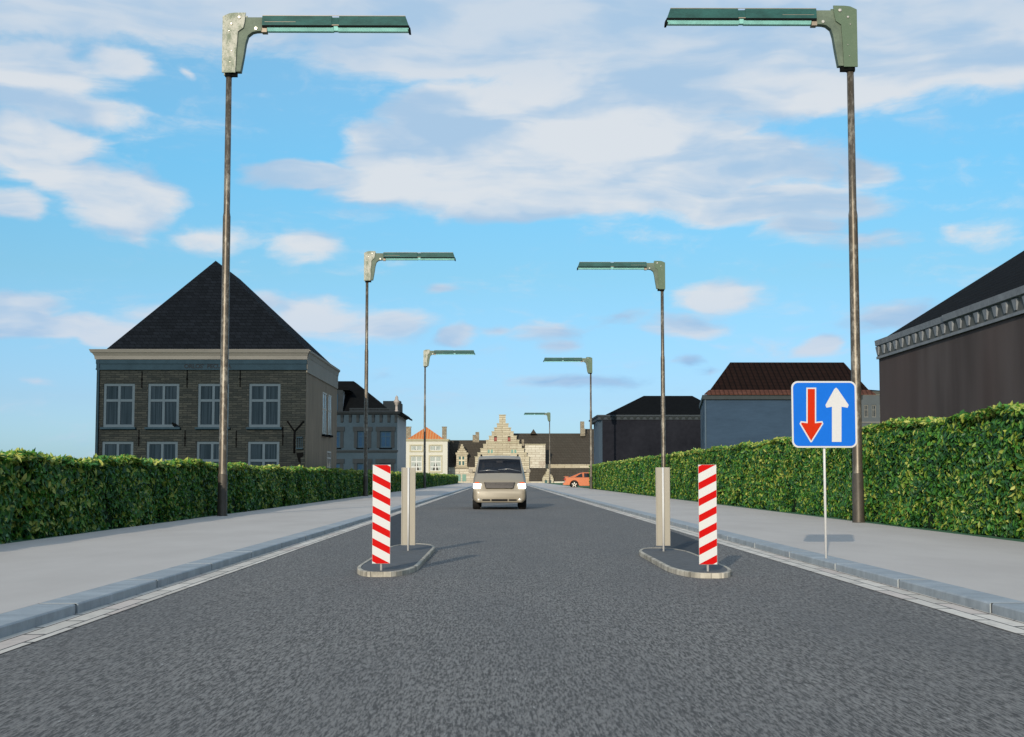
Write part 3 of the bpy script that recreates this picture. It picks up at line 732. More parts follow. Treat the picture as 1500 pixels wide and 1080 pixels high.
for (a, b_) in cols_:
    holes.append((XW(a), XW(b_), ZW(838), ZW(628)))
    holes.append((XW(a-2), XW(b_-2), ZW(838)-2.92, ZW(906)))
lowz = ZW(838)-2.92
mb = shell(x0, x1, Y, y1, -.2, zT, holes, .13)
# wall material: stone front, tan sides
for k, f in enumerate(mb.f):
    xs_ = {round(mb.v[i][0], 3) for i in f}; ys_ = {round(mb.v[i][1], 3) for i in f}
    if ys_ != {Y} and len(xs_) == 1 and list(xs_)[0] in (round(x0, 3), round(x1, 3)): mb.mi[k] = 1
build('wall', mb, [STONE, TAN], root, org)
for h in holes: window(root, org, *h, Y+.05, PAINT, PANE, None, rails=(.61,), fw=.125, sill=FRIEZE, mid=.115)
build('frieze', MB().box(x0-.02, x1+.02, Y-.045, Y-.002, zE-.04, zT-.01).box(x0-.03, x1+.03, Y-.085, Y-.046, zE-.035, zE+.03).box(x0-.03, x1+.03, Y-.085, Y-.046, zT-.20, zT-.02), FRIEZE, root, org)
SCORN = mat('side_cornice_cream', (.24, .22, .185), rough=.8, var=.1, scale=1)
build('side_cornice', MB().box(x1+.002, x1+.05, Y+.0, y1, zE-.14, zT+.1).prism([(x1+.002, zT+.102), (x1+.06, zT+.102), (x1+.10, zC-.15), (x1+.16, zC-.1), (x1+.16, zC), (x1+.002, zC)], 'y', Y+.12, y1), SCORN, root, org)
hC = zC-zT
fp = [(.0, zT), (.09, zT+.005), (.12, zT+hC*.38), (.15, zT+hC*.45), (.20, zT+hC*.62), (.26, zT+hC*.66), (.33, zT+hC*.97), (.33, zC), (-.3, zC+.005), (-.3, zT)]
vs = []
for (p, z) in fp: q = max(p, 0); vs += [(x0-q*.9, Y-p, z), (x1+q*.55, Y-p, z)]
nf = len(fp); build('cornice', MB().add(vs, [(2*i, 2*i+1, 2*((i+1) % nf)+1, 2*((i+1) % nf)) for i in range(nf)]+[tuple(range(0, 2*nf, 2)), tuple(range(1, 2*nf, 2))[::-1]]), CORN, root, org)
SLATE = brickmat('shade_toned_slate', (.007, .009, .012), (.011, .014, .019), (.004, .005, .007), bw=.30, bh=.16, ms=.012, rough=.85, bump=.5, dirt=(.008, .010, .014), dirt_scale=.5, wobble=.01)
ap = P(316, 382, 69.7); bp = P(352, 407, 76.2)
xr = x0+.45
rf = hip(x0+.42, x1-.02, Y+.02, y1-.1, zC+.008, (ap.x, 69.7, ap.z), (ap.x, 76.2, ap.z), .02)
build('roof', rf, [SLATE], root, org)
ANCH = mat('wrought_iron', (.004, .0045, .005), rough=.9, var=.3, spec=.02)
for (qx, q0, q1) in ((285, 570, 650), (502, 565, 648), (757, 565, 645), (276, 850, 930), (497, 852, 930), (742, 855, 935), (965, 835, 925)):
    xx = XW(qx); build('wall_anchor', MB().box(xx-.022, xx+.022, Y-.03, Y-.002, ZW(q1), ZW(q0)).box(xx-.04, xx+.04, Y-.045, Y-.031, ZW((q0+q1)/2+4), ZW((q0+q1)/2-4)), ANCH, root, org)
dp = build('downpipe', MB().lathe([(.05, 0), (.05, zT)], cx=x0+.10, cy=Y-.06, n=10), FRIEZE, root, org)
# Y-shaped iron bracket and the lantern niche under it
def s2(px, py): q = P(px, py, Y); return (q.x, Y-.05, q.z)
mb = MB(); mb.tube([s2(421, 617), s2(427, 626), s2(431.5, 632)], .035).tube([s2(445, 617), s2(438, 625), s2(431.5, 632)], .035).tube([s2(431.5, 632), s2(431, 645), s2(431, 664)], .040)
build('iron_bracket', mb, ANCH, root, org)
lt = MB(); a = s2(434, 658); b_ = s2(444, 641)
lt.box(a[0], b_[0], Y-.14, Y-.002, a[2], a[2]+.06).box(a[0]+.02, b_[0]-.02, Y-.12, Y-.002, b_[2]-.02, b_[2]+.03)
for f_ in (0, .33, .66, 1): xx = a[0]+.03+(b_[0]-a[0]-.06)*f_; lt.box(xx-.012, xx+.012, Y-.11, Y-.09, a[2]+.06, b_[2])
build('lantern', lt, FRIEZE, root, org)
build('stain_patch', MB().prism([(s2(434, 664)[0], s2(434, 664)[2]), (s2(444, 663)[0], s2(444, 663)[2]), (s2(445, 668)[0], s2(445, 668)[2]), (s2(440, 671)[0], s2(440, 671)[2]), (s2(441, 680)[0], s2(441, 680)[2]), (s2(437, 676)[0], s2(437, 676)[2])], 'y', Y-.004, Y-.002), ANCH, root, org)
# faint inscription on the frieze
tcu = bpy.data.curves.new('inscription', 'FONT'); tcu.body = "ORLOS'  PECUNIA"; tcu.size = .27; tcu.extrude = .004; tcu.offset = .008; tcu.space_character = 1.0
tob = bpy.data.objects.new('tmp_text', tcu); COL.objects.link(tob)
tme = bpy.data.meshes.new_from_object(tob.evaluated_get(bpy.context.evaluated_depsgraph_get())); COL.objects.unlink(tob)
INS = mat('faded_lettering', (.006, .011, .018), rough=.8, var=.2)
tme.materials.clear(); tme.materials.append(INS)
to = bpy.data.objects.new('inscription', tme); COL.objects.link(to); to.parent = root
ip = P(270, 539, Y); to.location = (ip.x-org[0], -.052, ip.z-org[2]-.02); to.rotation_euler = (math.pi/2, 0, 0)
bp_ = P(258.5, 627, Y); zb_ = holes[2][2]-.005
bd = MB().lathe([(.0, -.13), (.05, -.09), (.075, -.02), (.07, .04), (.04, .10), (.0, .12)], cx=0, cy=0, n=10, axis='x', cap=False).lathe([(.0, .07), (.035, .09), (.04, .12), (.03, .15), (.0, .17)], cx=0, cy=.075, n=8, axis='x', cap=False)
bd.prism([(-.10, -.02), (-.22, -.05), (-.22, -.03), (-.10, .03)], 'y', -.02, .02).prism([(.16, .07), (.195, .062), (.16, .082)], 'y', -.008, .008)
bd.box(-.005, .005, -.025, -.015, -.11, -.05).box(-.005, .005, .015, .025, -.11, -.05)
bo_ = build('pigeon', bd, ANCH); bo_.location = (holes[2][1]-.16, Y-.12, zb_+.11); bo_.rotation_euler.z = 2.6
tag(bo_, 'small dark bird perched on the sill of the second upper window of the stone house', 'bird')
# side windows (facing the road), each frame on the +x wall
SFR = mat('pale_side_frame', (.42, .40, .36), rough=.6, var=.1)
for (pa, pb, pt, pb_) in ((472, 478, 574, 636), (480.5, 485, 578, 637), (479.5, 485, 661, 686)):
    Ya = x1*FPX/(pa-734); Yb = x1*FPX/(pb-734)
    zt_, zb_ = PZ(pt, Ya, pa), PZ(pb_, Ya, pa)
    fw = .08; mb = MB(); e0, e1 = x1-.02, x1+.03
    mb.box(e0, e1, Ya, Ya+fw, zb_, zt_).box(e0, e1, Yb-fw, Yb, zb_, zt_).box(e0, e1, Ya+fw, Yb-fw, zt_-fw, zt_).box(e0, e1, Ya+fw, Yb-fw, zb_, zb_+fw)
    mb.box(e0, e1-.005, (Ya+Yb)/2-.04, (Ya+Yb)/2+.04, zb_+fw, zt_-fw).box(e0, e1-.008, Ya+fw, Yb-fw, zb_+(zt_-zb_)*.6-.04, zb_+(zt_-zb_)*.6+.04)
    w = build('window', mb, SFR, root, org)
    build('pane', MB().box(x1-.03, x1+.006, Ya+.04, Yb-.04, zb_+.04, zt_-.04), mat('dim_pane', (.10, .12, .13), rough=.1, var=.2), w, org)
    build('sill', MB().box(x1+.001, x1+.12, Ya-.1, Yb+.1, zb_-.1, zb_-.004), ANCH, w, org)

# ---------- house 2: house with balustrade, blue-grey shade put into its front colours
Y = 130.; x1 = PX(582, Y); x0 = PX(440, Y); y1 = 142.
org = ((x0+x1)/2, Y, 0)
root = thing('mansard_house', 'plastered house with shade painted into its slate-blue front, black roof, dormer and balustrade, right of the stone house', 'house', org)
BLUEW = mat('shade_toned_plaster', (.030, .050, .070), rough=.9, var=.16, scale=.8, spec=.1, tint=(.034, .055, .077), bump=.15)
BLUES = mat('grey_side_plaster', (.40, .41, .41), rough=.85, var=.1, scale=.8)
BTRIM = mat('shade_toned_trim', (.026, .033, .040), rough=.9, var=.2, scale=2, spec=.08)
BPANE = mat('deep_blue_pane', (.008, .036, .085), rough=.4, var=.35, scale=.8, spec=.05)
BFR = mat('shade_toned_frame', (.025, .052, .085), rough=.8, var=.1, spec=.05)
X2 = lambda q: PX(480+q/5.686, Y, 640); Z2 = lambda q: PZ(540+q/5.686, Y, 560)
zc2 = Z2(385)
holes = []
for (a, b_) in ((52, 104), (247, 303), (437, 528)):
    holes.append((X2(a)-(.25 if a == 52 else 0), X2(b_)+(.35 if a == 247 else 0), Z2(660), Z2(522)))
    holes.append((X2(a)-(.25 if a == 52 else 0), X2(b_)+(.35 if a == 247 else 0), Z2(960), Z2(790)))
mb = shell(x0, x1, Y, y1, -.2, zc2, holes, .2)
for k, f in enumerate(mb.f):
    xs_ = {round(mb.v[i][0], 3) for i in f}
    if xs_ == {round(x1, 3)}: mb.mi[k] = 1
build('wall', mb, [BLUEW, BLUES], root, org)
for h in holes:
    window(root, org, *h, Y+.08, BFR, BPANE, None, rails=(.68,), fw=.12, sill=ANCH)
    build('window_surround', MB().box(h[0]-.3, h[0]-.003, Y-.06, Y-.002, h[2], h[3]).box(h[1]+.003, h[1]+.3, Y-.06, Y-.002, h[2], h[3]).box(h[0]-.4, h[1]+.4, Y-.10, Y-.002, h[3]+.003, h[3]+.4), BTRIM, root, org)
build('string_course', MB().box(x0, x1+.08, Y-.12, Y-.002, Z2(692), Z2(680)).box(x0, x1+.05, Y-.07, Y-.002, Z2(700), Z2(693)), BTRIM, root, org)
build('cornice', cornice(x0, x1, Y, y1, [(.05, zc2+.002), (.2, zc2+.1), (.32, zc2+.3), (.35, Z2(362)), (0, Z2(362)+.01)]), BTRIM, root, org)
for q in (118, 186, 250, 312, 378, 443, 508, 568):
    build('bracket', MB().prism([(Y-.002, Z2(450)), (Y-.1, Z2(445)), (Y-.14, Z2(410)), (Y-.30, zc2-.0), (Y-.002, zc2)], 'x', X2(q)-.12, X2(q)+.12), BTRIM, root, org)
bl = MB(); bz0, bz1 = Z2(360)+.01, Z2(330)
bl.box(X2(180), X2(575), Y-.10, Y+.02, bz1-.10, bz1).box(X2(180), X2(575), Y-.10, Y+.02, bz0, bz0+.10)
for k in range(34):
    xx = X2(186)+(X2(570)-X2(186))*k/33; bl.box(xx-.035, xx+.035, Y-.07, Y-.01, bz0+.1, bz1-.1)
build('balustrade', bl, BTRIM, root, org)
BROOF = mat('black_roof', (.006, .007, .008), rough=.95, var=.25, scale=2, bump=.2, spec=.03)
zr = PZ(558.5, 134, 500); 
build('roof', MB().add([(x0, Y+.3, bz0), (X2(520), Y+.3, bz0), (X2(520), y1-.5, bz0), (x0, y1-.5, bz0), (x0, 134, zr), (P(518, 558, 134).x, 134, zr), (P(518, 558, 134).x, 137, zr), (x0, 137, zr)],
      [(0, 1, 5, 4), (1, 2, 6, 5), (2, 3, 7, 6), (3, 0, 4, 7), (4, 5, 6, 7), (3, 2, 1, 0)]), BROOF, root, org)
zb2 = PZ(587.5, 136, 575)
build('rear_roof_block', MB().box(PX(561, 136, 590), PX(586.5, 136, 590), 136, 137.5, bz0, zb2).box(PX(586.5, 136, 590)+.002, PX(588.5, 136, 590), 136.1, 137.3, bz0, zb2-.25), mat('grey_blue_roof', (.018, .026, .034), rough=.9, var=.15), root, org)
st = P(581, 600, Y)
build('finial', MB().lathe([(.16, bz0), (.16, bz0+.12), (.12, bz0+.14), (.12, bz0+.62), (.20, bz0+.66), (.19, bz0+.80), (.29, bz0+.86), (.24, bz0+1.02), (.14, bz0+1.12), (.15, bz0+1.28), (.07, bz0+1.42), (.0, bz0+1.5)], cx=st.x, cy=Y-.05, n=12, cap=False), mat('pale_stone_finial', (.36, .32, .30), rough=.8), root, org)
# verge of the side roof
build('side_eave', MB().prism([(x1+.36, Z2(362)-.02), (x1+.62, Z2(362)-.2), (x1+.62, Z2(362)-.36), (x1+.37, Z2(362)-.26)], 'y', Y+.2, y1), BROOF, root, org)
# dormer
dx0, dx1 = X2(30), X2(118)
dm = build('dormer', MB().box(dx0, dx1, Y+.15, Y+2.2, bz0, Z2(170)), [BLUES], root, org)
build('dormer_front', MB().box(dx0-.06, dx1+.06, Y+.06, Y+.147, bz0, Z2(175)), BTRIM, dm, org)
build('dormer_roof', MB().prism([(dx0-.2, Z2(172)), (dx1+.7, Z2(182)), (dx1+.45, Z2(160)), (dx1-.3, Z2(143)), (dx0+.3, Z2(140))], 'y', Y-.0, Y+2.6), BROOF, dm, org)
window(dm, org, dx0+.15, dx1-.4, bz0+.1, Z2(215), Y-.02, BFR, BPANE, None, rails=(.6,), fw=.1, name='dormer_window')

# ---------- near right house: dark wall along the pavement, dentilled cornice
XW_ = 15.0; yN, yF = 22., XW_*FPX/(1290.5-734); D_ = 15.
org = (XW_+D_/2, (yN+yF)/2, 0)
root = thing('brown_rendered_house', 'big rendered house with shade painted into its dark brown wall, toothed grey cornice, at the right edge of the view', 'house', org)
BRWN = None
m, g, b = newmat('shade_toned_brown_render')
tc = g.n('ShaderNodeTexCoord').outputs['Object']
n = g.noise(g.v('MULTIPLY', tc, (1., 1., .22)), .45, 3, .5); n2 = g.noise(g.v('MULTIPLY', tc, (1, 1, .3)), .18, 3, .5)
c = g.mix(g.step(n, .3, .7), (.066, .052, .050), (.118, .098, .094)); c = g.mix(g.step(n2, .45, .7, 0., .6), c, (.104, .074, .068))  # shade is put into these dark wall colours
g.put(b.inputs['Base Color'], c); b.inputs['Roughness'].default_value = .9; b.inputs['Specular IOR Level'].default_value = .1
bn = g.n('ShaderNodeBump'); bn.inputs['Strength'].default_value = .2; bn.inputs['Distance'].default_value = .02; g.put(bn.inputs['Height'], g.noise(tc, 18, 5, .6)); g.put(b.inputs['Normal'], bn.outputs[0])
BRWN = m
DENT = mat('grey_dentil_cornice', (.21, .225, .25), rough=.9, var=.25, scale=2.5, spec=.1, tint=(.24, .255, .275))
DENTD = mat('dark_cornice_ground', (.105, .108, .102), rough=.85, var=.3, scale=3)
zt = P(1290.5, 499.5, yF).z; zl = P(1290.5, 526.5, yF).z
build('wall', MB().box(XW_, XW_+D_, yN, yF, -.2, zl), BRWN, root, org)
zo = zt-zl
cor = build('cornice', MB().box(XW_-.05, XW_+D_+.05, yN-.05, yF+.05, zl+.002, zt-.31*zo), DENTD, root, org)
build('coping', MB().prism([(XW_-.17, zt), (XW_-.14, zt-.28*zo), (XW_-.06, zt-.305*zo), (XW_+1., zt-.305*zo), (XW_+1., zt)], 'y', yN-.1, 47.4).prism([(XW_-.20, zt+.012), (XW_-.17, zt-.27*zo), (XW_-.06, zt-.30*zo), (XW_+1., zt-.30*zo), (XW_+1., zt+.012)], 'y', yN-.1, 47.39).prism([(XW_-.15, zt), (XW_-.12, zt-.28*zo), (XW_-.06, zt-.305*zo), (XW_+1., zt-.305*zo), (XW_+1., zt)], 'y', 47.41, yF+.06), DENT, cor, org)
build('lower_band', MB().box(XW_-.09, XW_-.052, yN, yF+.05, zl, zl+.13*zo), DENT, cor, org)
y = yN+.2
while y < yF-.2:
    dn = MB()
    za, zb_ = zl+.22*zo, zl+.66*zo
    dn.add([(XW_-.052, y, zb_), (XW_-.052, y+.46, zb_), (XW_-.052, y+.33, za), (XW_-.052, y+.13, za), (XW_-.12, y+.03, zb_), (XW_-.12, y+.43, zb_), (XW_-.085, y+.31, za), (XW_-.085, y+.15, za)],
           [(0, 1, 2, 3), (4, 7, 6, 5), (0, 3, 7, 4), (1, 5, 6, 2), (0, 4, 5, 1), (3, 2, 6, 7)])
    build('dentil', dn, DENT, cor, org)
    y += .84
PANT = brickmat('black_pantile', (.006, .006, .007), (.011, .011, .012), (.003, .003, .003), bw=.26, bh=.20, ms=.02, rough=.8, bump=.8, wobble=.0, planar='xz', off=0.)
rz = P(1500, 372, 51.9).z; hrise = (rz-zt)/4.1; hx = D_/2
build('roof', hip(XW_+.10, XW_+D_-.1, yN+.1, yF-.10, zt+.014, (XW_+hx, yN+hx, zt+hrise*hx), (XW_+hx, yF-hx, zt+hrise*hx), .02), PANT, root, org)

# ---------- blue house with brown tiled roof
Y = 95.; x0, x1 = PX(1031, Y, 600), PX(1261, Y, 600); y1 = Y+13
org = ((x0+x1)/2, Y, 0)
root = thing('blue_house', 'plastered house with shade painted into its blue-grey wall, dark brown pantile hip roof behind the tall hedge', 'house', org)
BW = mat('shade_toned_blue_plaster', (.036, .062, .102), rough=.9, var=.14, scale=.7, stretch=(.35, .35, 1.6), bump=.3, bscale=8, spec=.08, tint=(.042, .072, .116))  # wall colour darkened to stand for shade on the front
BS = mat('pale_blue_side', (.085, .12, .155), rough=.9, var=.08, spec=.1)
ze = PZ(579, Y, 1150); zg = PZ(585.5, Y, 1150); zk = PZ(572.5, Y, 1150); zr = PZ(531, Y+4.5, 1150)
ps = PX(1026, Y, 600)
xb0 = PX(1026, y1, 600)
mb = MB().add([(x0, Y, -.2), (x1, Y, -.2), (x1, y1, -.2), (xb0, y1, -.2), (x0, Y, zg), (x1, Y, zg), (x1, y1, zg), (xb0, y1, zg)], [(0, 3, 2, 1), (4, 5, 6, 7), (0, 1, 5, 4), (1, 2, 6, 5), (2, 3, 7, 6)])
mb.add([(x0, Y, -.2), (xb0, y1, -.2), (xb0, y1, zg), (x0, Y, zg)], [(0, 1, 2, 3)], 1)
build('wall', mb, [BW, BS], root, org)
build('gutter_board', MB().prism([(x0-.12, Y-.18), (x1+.1, Y-.18), (x1+.1, y1), (xb0-.1, y1)], 'z', zg+.002, ze), mat('dark_gutter', (.022, .032, .038), rough=.6, var=.2), root, org)
build('downpipe', MB().lathe([(.05, 0), (.05, zg)], cx=x0+.1, cy=Y-.07, n=8), BS, root, org)
def pantile(name, c1, c2, fr, dirt, ax=0):
    m, g, b = newmat(name)
    tc = g.n('ShaderNodeTexCoord').outputs['Object']; s_ = g.sep(tc)
    w = g.m('ABSOLUTE', g.m('SINE', g.m('MULTIPLY', s_[ax], fr))); r = g.m('FRACT', g.m('MULTIPLY', s_[2], 4.2))
    nz = g.noise(tc, 3, 5, .6)
    c = g.mix(g.step(w, .0, .6), dirt, g.mix(g.step(nz, .35, .7), c1, c2))
    c = g.mix(g.step(r, .82, .95, 0., .6), c, dirt)
    g.put(b.inputs['Base Color'], c); b.inputs['Roughness'].default_value = .9; b.inputs['Specular IOR Level'].default_value = .03
    bn = g.n('ShaderNodeBump'); bn.inputs['Strength'].default_value = .7; bn.inputs['Distance'].default_value = .04; g.put(bn.inputs['Height'], g.m('SUBTRACT', w, r)); g.put(b.inputs['Normal'], bn.outputs[0])
    return m
BTILE = pantile('dark_brown_pantile', (.015, .0085, .0065), (.022, .011, .0085), 8.5, (.004, .003, .003))
RTILE = pantile('red_eave_tile', (.085, .038, .028), (.12, .056, .042), 10.5, (.045, .022, .018))
e0, e1 = PX(1036, Y, 575)-.15, PX(1277, Y, 575)
build('roof', hipq([(e0+.35, Y+.25), (e1-.1, Y+.25), (e1-.1, y1-.2), (xb0+.2, y1-.2)], zk, (PX(1069.5, Y+4.5, 531), Y+4.5, zr), (PX(1236, Y+4.5, 531), Y+4.5, zr), .03), BTILE, root, org)
build('eave_tiles', MB().add([(e0-.1, Y-.3, ze+.004), (e1+.2, Y-.3, ze+.004), (e1-.05, Y+.26, zk+.02), (e0+.3, Y+.26, zk+.02), (e0-.1, Y-.3, ze+.05), (e1+.2, Y-.3, ze+.05), (e1-.05, Y+.26, zk+.07), (e0+.3, Y+.26, zk+.07)],
      [(3, 2, 1, 0), (4, 5, 6, 7), (0, 1, 5, 4), (1, 2, 6, 5), (2, 3, 7, 6), (3, 0, 4, 7)]), RTILE, root, org)

# ---------- pale grey house seen in the gap between blue and brown houses
Y = 121.; x0, x1 = PX(1238, Y, 600), PX(1305, Y, 600); org = ((x0+x1)/2, Y, 0)
root = thing('grey_house', 'pale grey plastered house glimpsed in the gap right of the blue house', 'house', org)
GW = mat('pale_grey_plaster', (.085, .10, .11), rough=.85, var=.12, scale=1)
GT = mat('pale_cornice', (.17, .17, .16), rough=.8, var=.1)
zt = PZ(574, Y, 1275); zc_ = PZ(579.5, Y, 1275)
XG = lambda q: PX(860+q/3.409, Y, 600); ZG = lambda q: PZ(500+q/3.409, Y, 1270)
holes = [(XG(a), XG(a+21), ZG(b_), ZG(b_-62)) for a in (1383, 1422, 1461) for b_ in (380, 500)]
build('wall', shell(x0, x1, Y, Y+10, -.2, zc_, holes), GW, root, org)
for h in holes: window(root, org, *h, Y+.06, GT, PANE, None, rails=(.6,), fw=.07); 
build('cornice', cornice(x0, x1, Y, Y+10, [(.02, zc_+.002), (.08, zc_+.12), (.28, zt-.02), (.28, zt), (0, zt+.01)]), GT, root, org)
build('roof', hip(x0, x1, Y, Y+10, zt+.012, (x0+2, Y+5, zt+.6), (x1-2, Y+5, zt+.6), .02), BROOF, root, org)
build('string_course', MB().box(x0, x1, Y-.08, Y-.002, ZG(408), ZG(402)), GT, root, org)

# ---------- low dark house with black roof
Y = 149.; x0, x1 = PX(882.5, Y, 650), PX(1040, Y, 650); org = ((x0+x1)/2, Y, 0); y1 = Y+14
root = thing('low_dark_house', 'low house with shade painted into its charcoal walls, black slate hip roof left of the blue house', 'house', org)
CW = mat('shade_toned_grey_render', (.013, .014, .020), rough=.95, var=.35, scale=.35, spec=.05, tint=(.017, .018, .024))  # near-black base colour stands for shade on these walls
zc_ = PZ(615, Y, 950); zt = PZ(608, Y, 950); xs0 = PX(873.5, Y+3, 650)
mb = MB().box(x0, x1, Y, y1, -.2, zc_)
mb.prism([(PX(877, Y+1.5, 650), Y+1.5), (x0-.002, Y+.02), (x0-.002, y1-.1), (xs0+.5, y1-.1), (xs0+.1, Y+5)], 'z', -.2, zc_-.002, 1)
build('wall', mb, [CW, BS], root, org)
cor = build('cornice', MB().box(xs0-.0, x1, Y-.10, y1, zc_+.002, zc_+.34).box(xs0-.12, x1, Y-.26, y1+.1, zc_+.345, zt), mat('dim_grey_cornice', (.038, .048, .058), rough=.8, var=.2), root, org)
x = xs0+.2; CDEN = mat('charcoal_dentil', (.028, .034, .036), rough=.9, spec=.08)
while x < x1-.4:
    build('dentil', MB().prism([(x, zc_+.335), (x+.45, zc_+.335), (x+.33, zc_+.08), (x+.12, zc_+.08)], 'y', Y-.2, Y-.102), CDEN, cor, org); x += .68
zr = PZ(580, Y+6, 1000)
build('roof', hip(PX(887, Y, 607), x1+2, Y+.1, y1, zt+.004, (PX(943, Y+6, 580), Y+6, zr), (x1-1, Y+6, zr), .02), BROOF, root, org)

# ---------- far group: white house, slate-roofed wings, stepped gable
YB = 300.
LIME = brickmat('cream_limestone', (.43, .38, .28), (.56, .51, .39), (.27, .23, .16), bw=3.1, bh=.46, ms=.055, rough=.9, bump=.6, dirt=(.22, .18, .12), dirt_scale=.7, wobble=.05, dirt_lo=.5, dirt_hi=.8)
LIMEP = brickmat('pale_limestone', (.48, .44, .36), (.62, .58, .49), (.34, .29, .22), bw=1.6, bh=.5, ms=.04, rough=.9, bump=.5, dirt=(.30, .22, .17), dirt_scale=.8, wobble=.05)
DSL = brickmat('brown_grey_slate', (.060, .052, .042), (.071, .063, .052), (.044, .039, .033), bw=.6, bh=.55, ms=.05, rough=.9, bump=.3, dirt=(.055, .050, .041), dirt_scale=.2, wobble=.02)
TEALP = mat('pale_teal_shutter', (.17, .31, .26), rough=.6, var=.15, scale=1)
REDP = mat('faded_red_shutter', (.30, .085, .075), rough=.7, var=.15)
CHIM = brickmat('chimney_brick', (.22, .19, .14), (.36, .32, .25), (.15, .13, .10), bw=.5, bh=.28, ms=.03, bump=.4, dirt=(.17, .14, .10), dirt_scale=1.2)
def bx(mb, px0, px1, py0, py1, Y, dep, mi=0):
    return mb.box(PX(px0, Y), PX(px1, Y), Y, Y+dep, PZ(py1, Y), PZ(py0, Y), mi)
# white house
Y = 296.; org = (PX(625.5, Y), Y, 0)
root = thing('white_house', 'small cream-white house with orange pantile pyramid roof and two chimneys at the far left', 'house', org)
WW = mat('cream_white_plaster', (.56, .54, .48), rough=.8, var=.07, scale=.4)
WT = mat('yellow_stone_trim', (.44, .40, .28), rough=.8, var=.15, scale=1)
WFR = mat('white_window_frame', (.56, .56, .54), rough=.5, var=.05)
X5 = lambda q: PX(590+q/10.8, Y, 660); Z5 = lambda q: PZ(615+q/10.8, Y, 640)
x0, x1 = X5(44), X5(708); zt = Z5(345)
holes = []
for (a, b_) in ((127, 305), (430, 608)):
    holes += [(X5(a), X5(b_), Z5(488), Z5(410)), (X5(a), X5(b_), Z5(812), Z5(578))]
mb = shell(x0, x1, Y, Y+13, -.2, zt, holes, .25)
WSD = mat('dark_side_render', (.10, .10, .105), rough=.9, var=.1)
for k, f in enumerate(mb.f):
    if {round(mb.v[i][0], 3) for i in f} == {round(x1, 3)}: mb.mi[k] = 1
build('wall', mb, [WW, WSD], root, org)
WCUR = mat('white_curtain', (.36, .39, .37), rough=.9, var=.22, scale=.8, stretch=(4, 4, .8))
for h in holes:
    small = (h[3]-h[2]) < 2
    window(root, org, *h, Y+.10, WFR, mat('far_dark_pane', (.035, .03, .025), rough=.3, var=.2), WCUR, rails=() if small else (.63, .28), fw=.13, mid=.24)
    build('window_surround', MB().box(h[0]-.26, h[0]-.004, Y-.08, Y-.002, h[2], h[3]).box(h[1]+.004, h[1]+.26, Y-.08, Y-.002, h[2], h[3]).box(h[0]-.26, h[1]+.26, Y-.10, Y-.002, h[3]+.004, h[3]+.24).box(h[0]-.26, h[1]+.26, Y-.14, Y-.002, h[2]-.3, h[2]-.004), WT, root, org)
build('cornice', cornice(x0, x1, Y, Y+13, [(.0, zt+.002), (.12, zt+.05), (.2, zt+.2), (.34, zt+.5), (.36, Z5(315)), (0, Z5(315)+.01)]), WT, root, org)
OT = pantile('orange_pantile', (.56, .15, .045), (.62, .21, .07), 5.4, (.60, .36, .17))
ap = P(624.5, 625.5, Y+6)
build('roof', hip(X5(64), X5(655), Y+.1, Y+13, Z5(314)+.02, (ap.x, Y+6, ap.z), (ap.x, Y+8, ap.z), .03), OT, root, org)
for (a, b_) in ((47, 120), (618, 688)):
    c_ = MB().box(X5(a), X5(b_), Y+.9, Y+2.2, Z5(312), Z5(118)).box(X5(a)-.07, X5(b_)+.07, Y+.83, Y+2.27, Z5(118)+.002, Z5(106))
    build('chimney', c_, CHIM, root, org)
# left slate wing
Y = 302.; org = (PX(684, Y), Y, 0)
root = thing('slate_wing', 'low limestone wing with long dark slate roof and stepped dormer between white house and gable', 'building', org)
bs = MB(); bx(bs, 655.5, 712, 684.5, 708, Y, 10); build('wall', bs, LIMEP, root, org)
X4 = lambda q: PX(655+q/9.394, Y, 660); Z4 = lambda q: PZ(600+q/9.394, Y, 660)
wd = build('shutter', MB().box(X4(112), X4(187), Y-.06, Y-.002, Z4(988), Z4(892)).box(X4(210), X4(262), Y-.06, Y-.002, Z4(988), Z4(892)), TEALP, root, org)
build('wall_stud', MB().box(X4(163), X4(173), Y-.2, Y-.002, Z4(868), Z4(853)), LIME, root, org)
def lean_roof(px0, px1, pyt, pyb, Y, run, m, root, org):
    z0, z1 = PZ(pyb, Y), PZ(pyt, Y+run); a, b_ = PX(px0, Y), PX(px1, Y)
    mb = MB().add([(a, Y-.15, z0), (b_, Y-.15, z0), (b_, Y+run, z1), (a, Y+run, z1), (a, Y+2*run, z0), (b_, Y+2*run, z0)], [(0, 1, 2, 3), (3, 2, 5, 4), (0, 3, 4), (1, 5, 2), (0, 4, 5, 1)])
    return build('roof', mb, m, root, org)
lean_roof(656, 714, 645, 684.3, Y, 5.5, DSL, root, org)
def stepped(mb, cxp, steps, Y, dep, pybase, mi=0):
    """steps: (half width px, top py) from the top down"""
    for i, (hw, top) in enumerate(steps):
        bot = steps[i+1][1] if i+1 < len(steps) else pybase
        a, b_ = PX(cxp-hw, Y), PX(cxp+hw, Y)
        mb.box(a, b_, Y, Y+dep, PZ(bot, Y)+.0, PZ(top, Y)-.0, mi)
    return mb
dm = build('dormer', stepped(MB(), 676.6, [(1.5, 651), (2.8, 654), (4.6, 657.5), (6.6, 660), (9.2, 663)], Y-.1, 2.2, 666), LIME, root, org)
wl = MB(); hh = (X4(155), X4(243), Z4(773), Z4(640)); wall_front(wl, X4(125), X4(277), Z4(795), PZ(666, Y), Y-.1, [hh], .2)
wl.box(X4(125), X4(127), Y-.1, Y+2.1, Z4(795), PZ(666, Y)).box(X4(275), X4(277), Y-.1, Y+2.1, Z4(795), PZ(666, Y)).box(X4(105), X4(297), Y-.3, Y-.1, Z4(808), Z4(790))
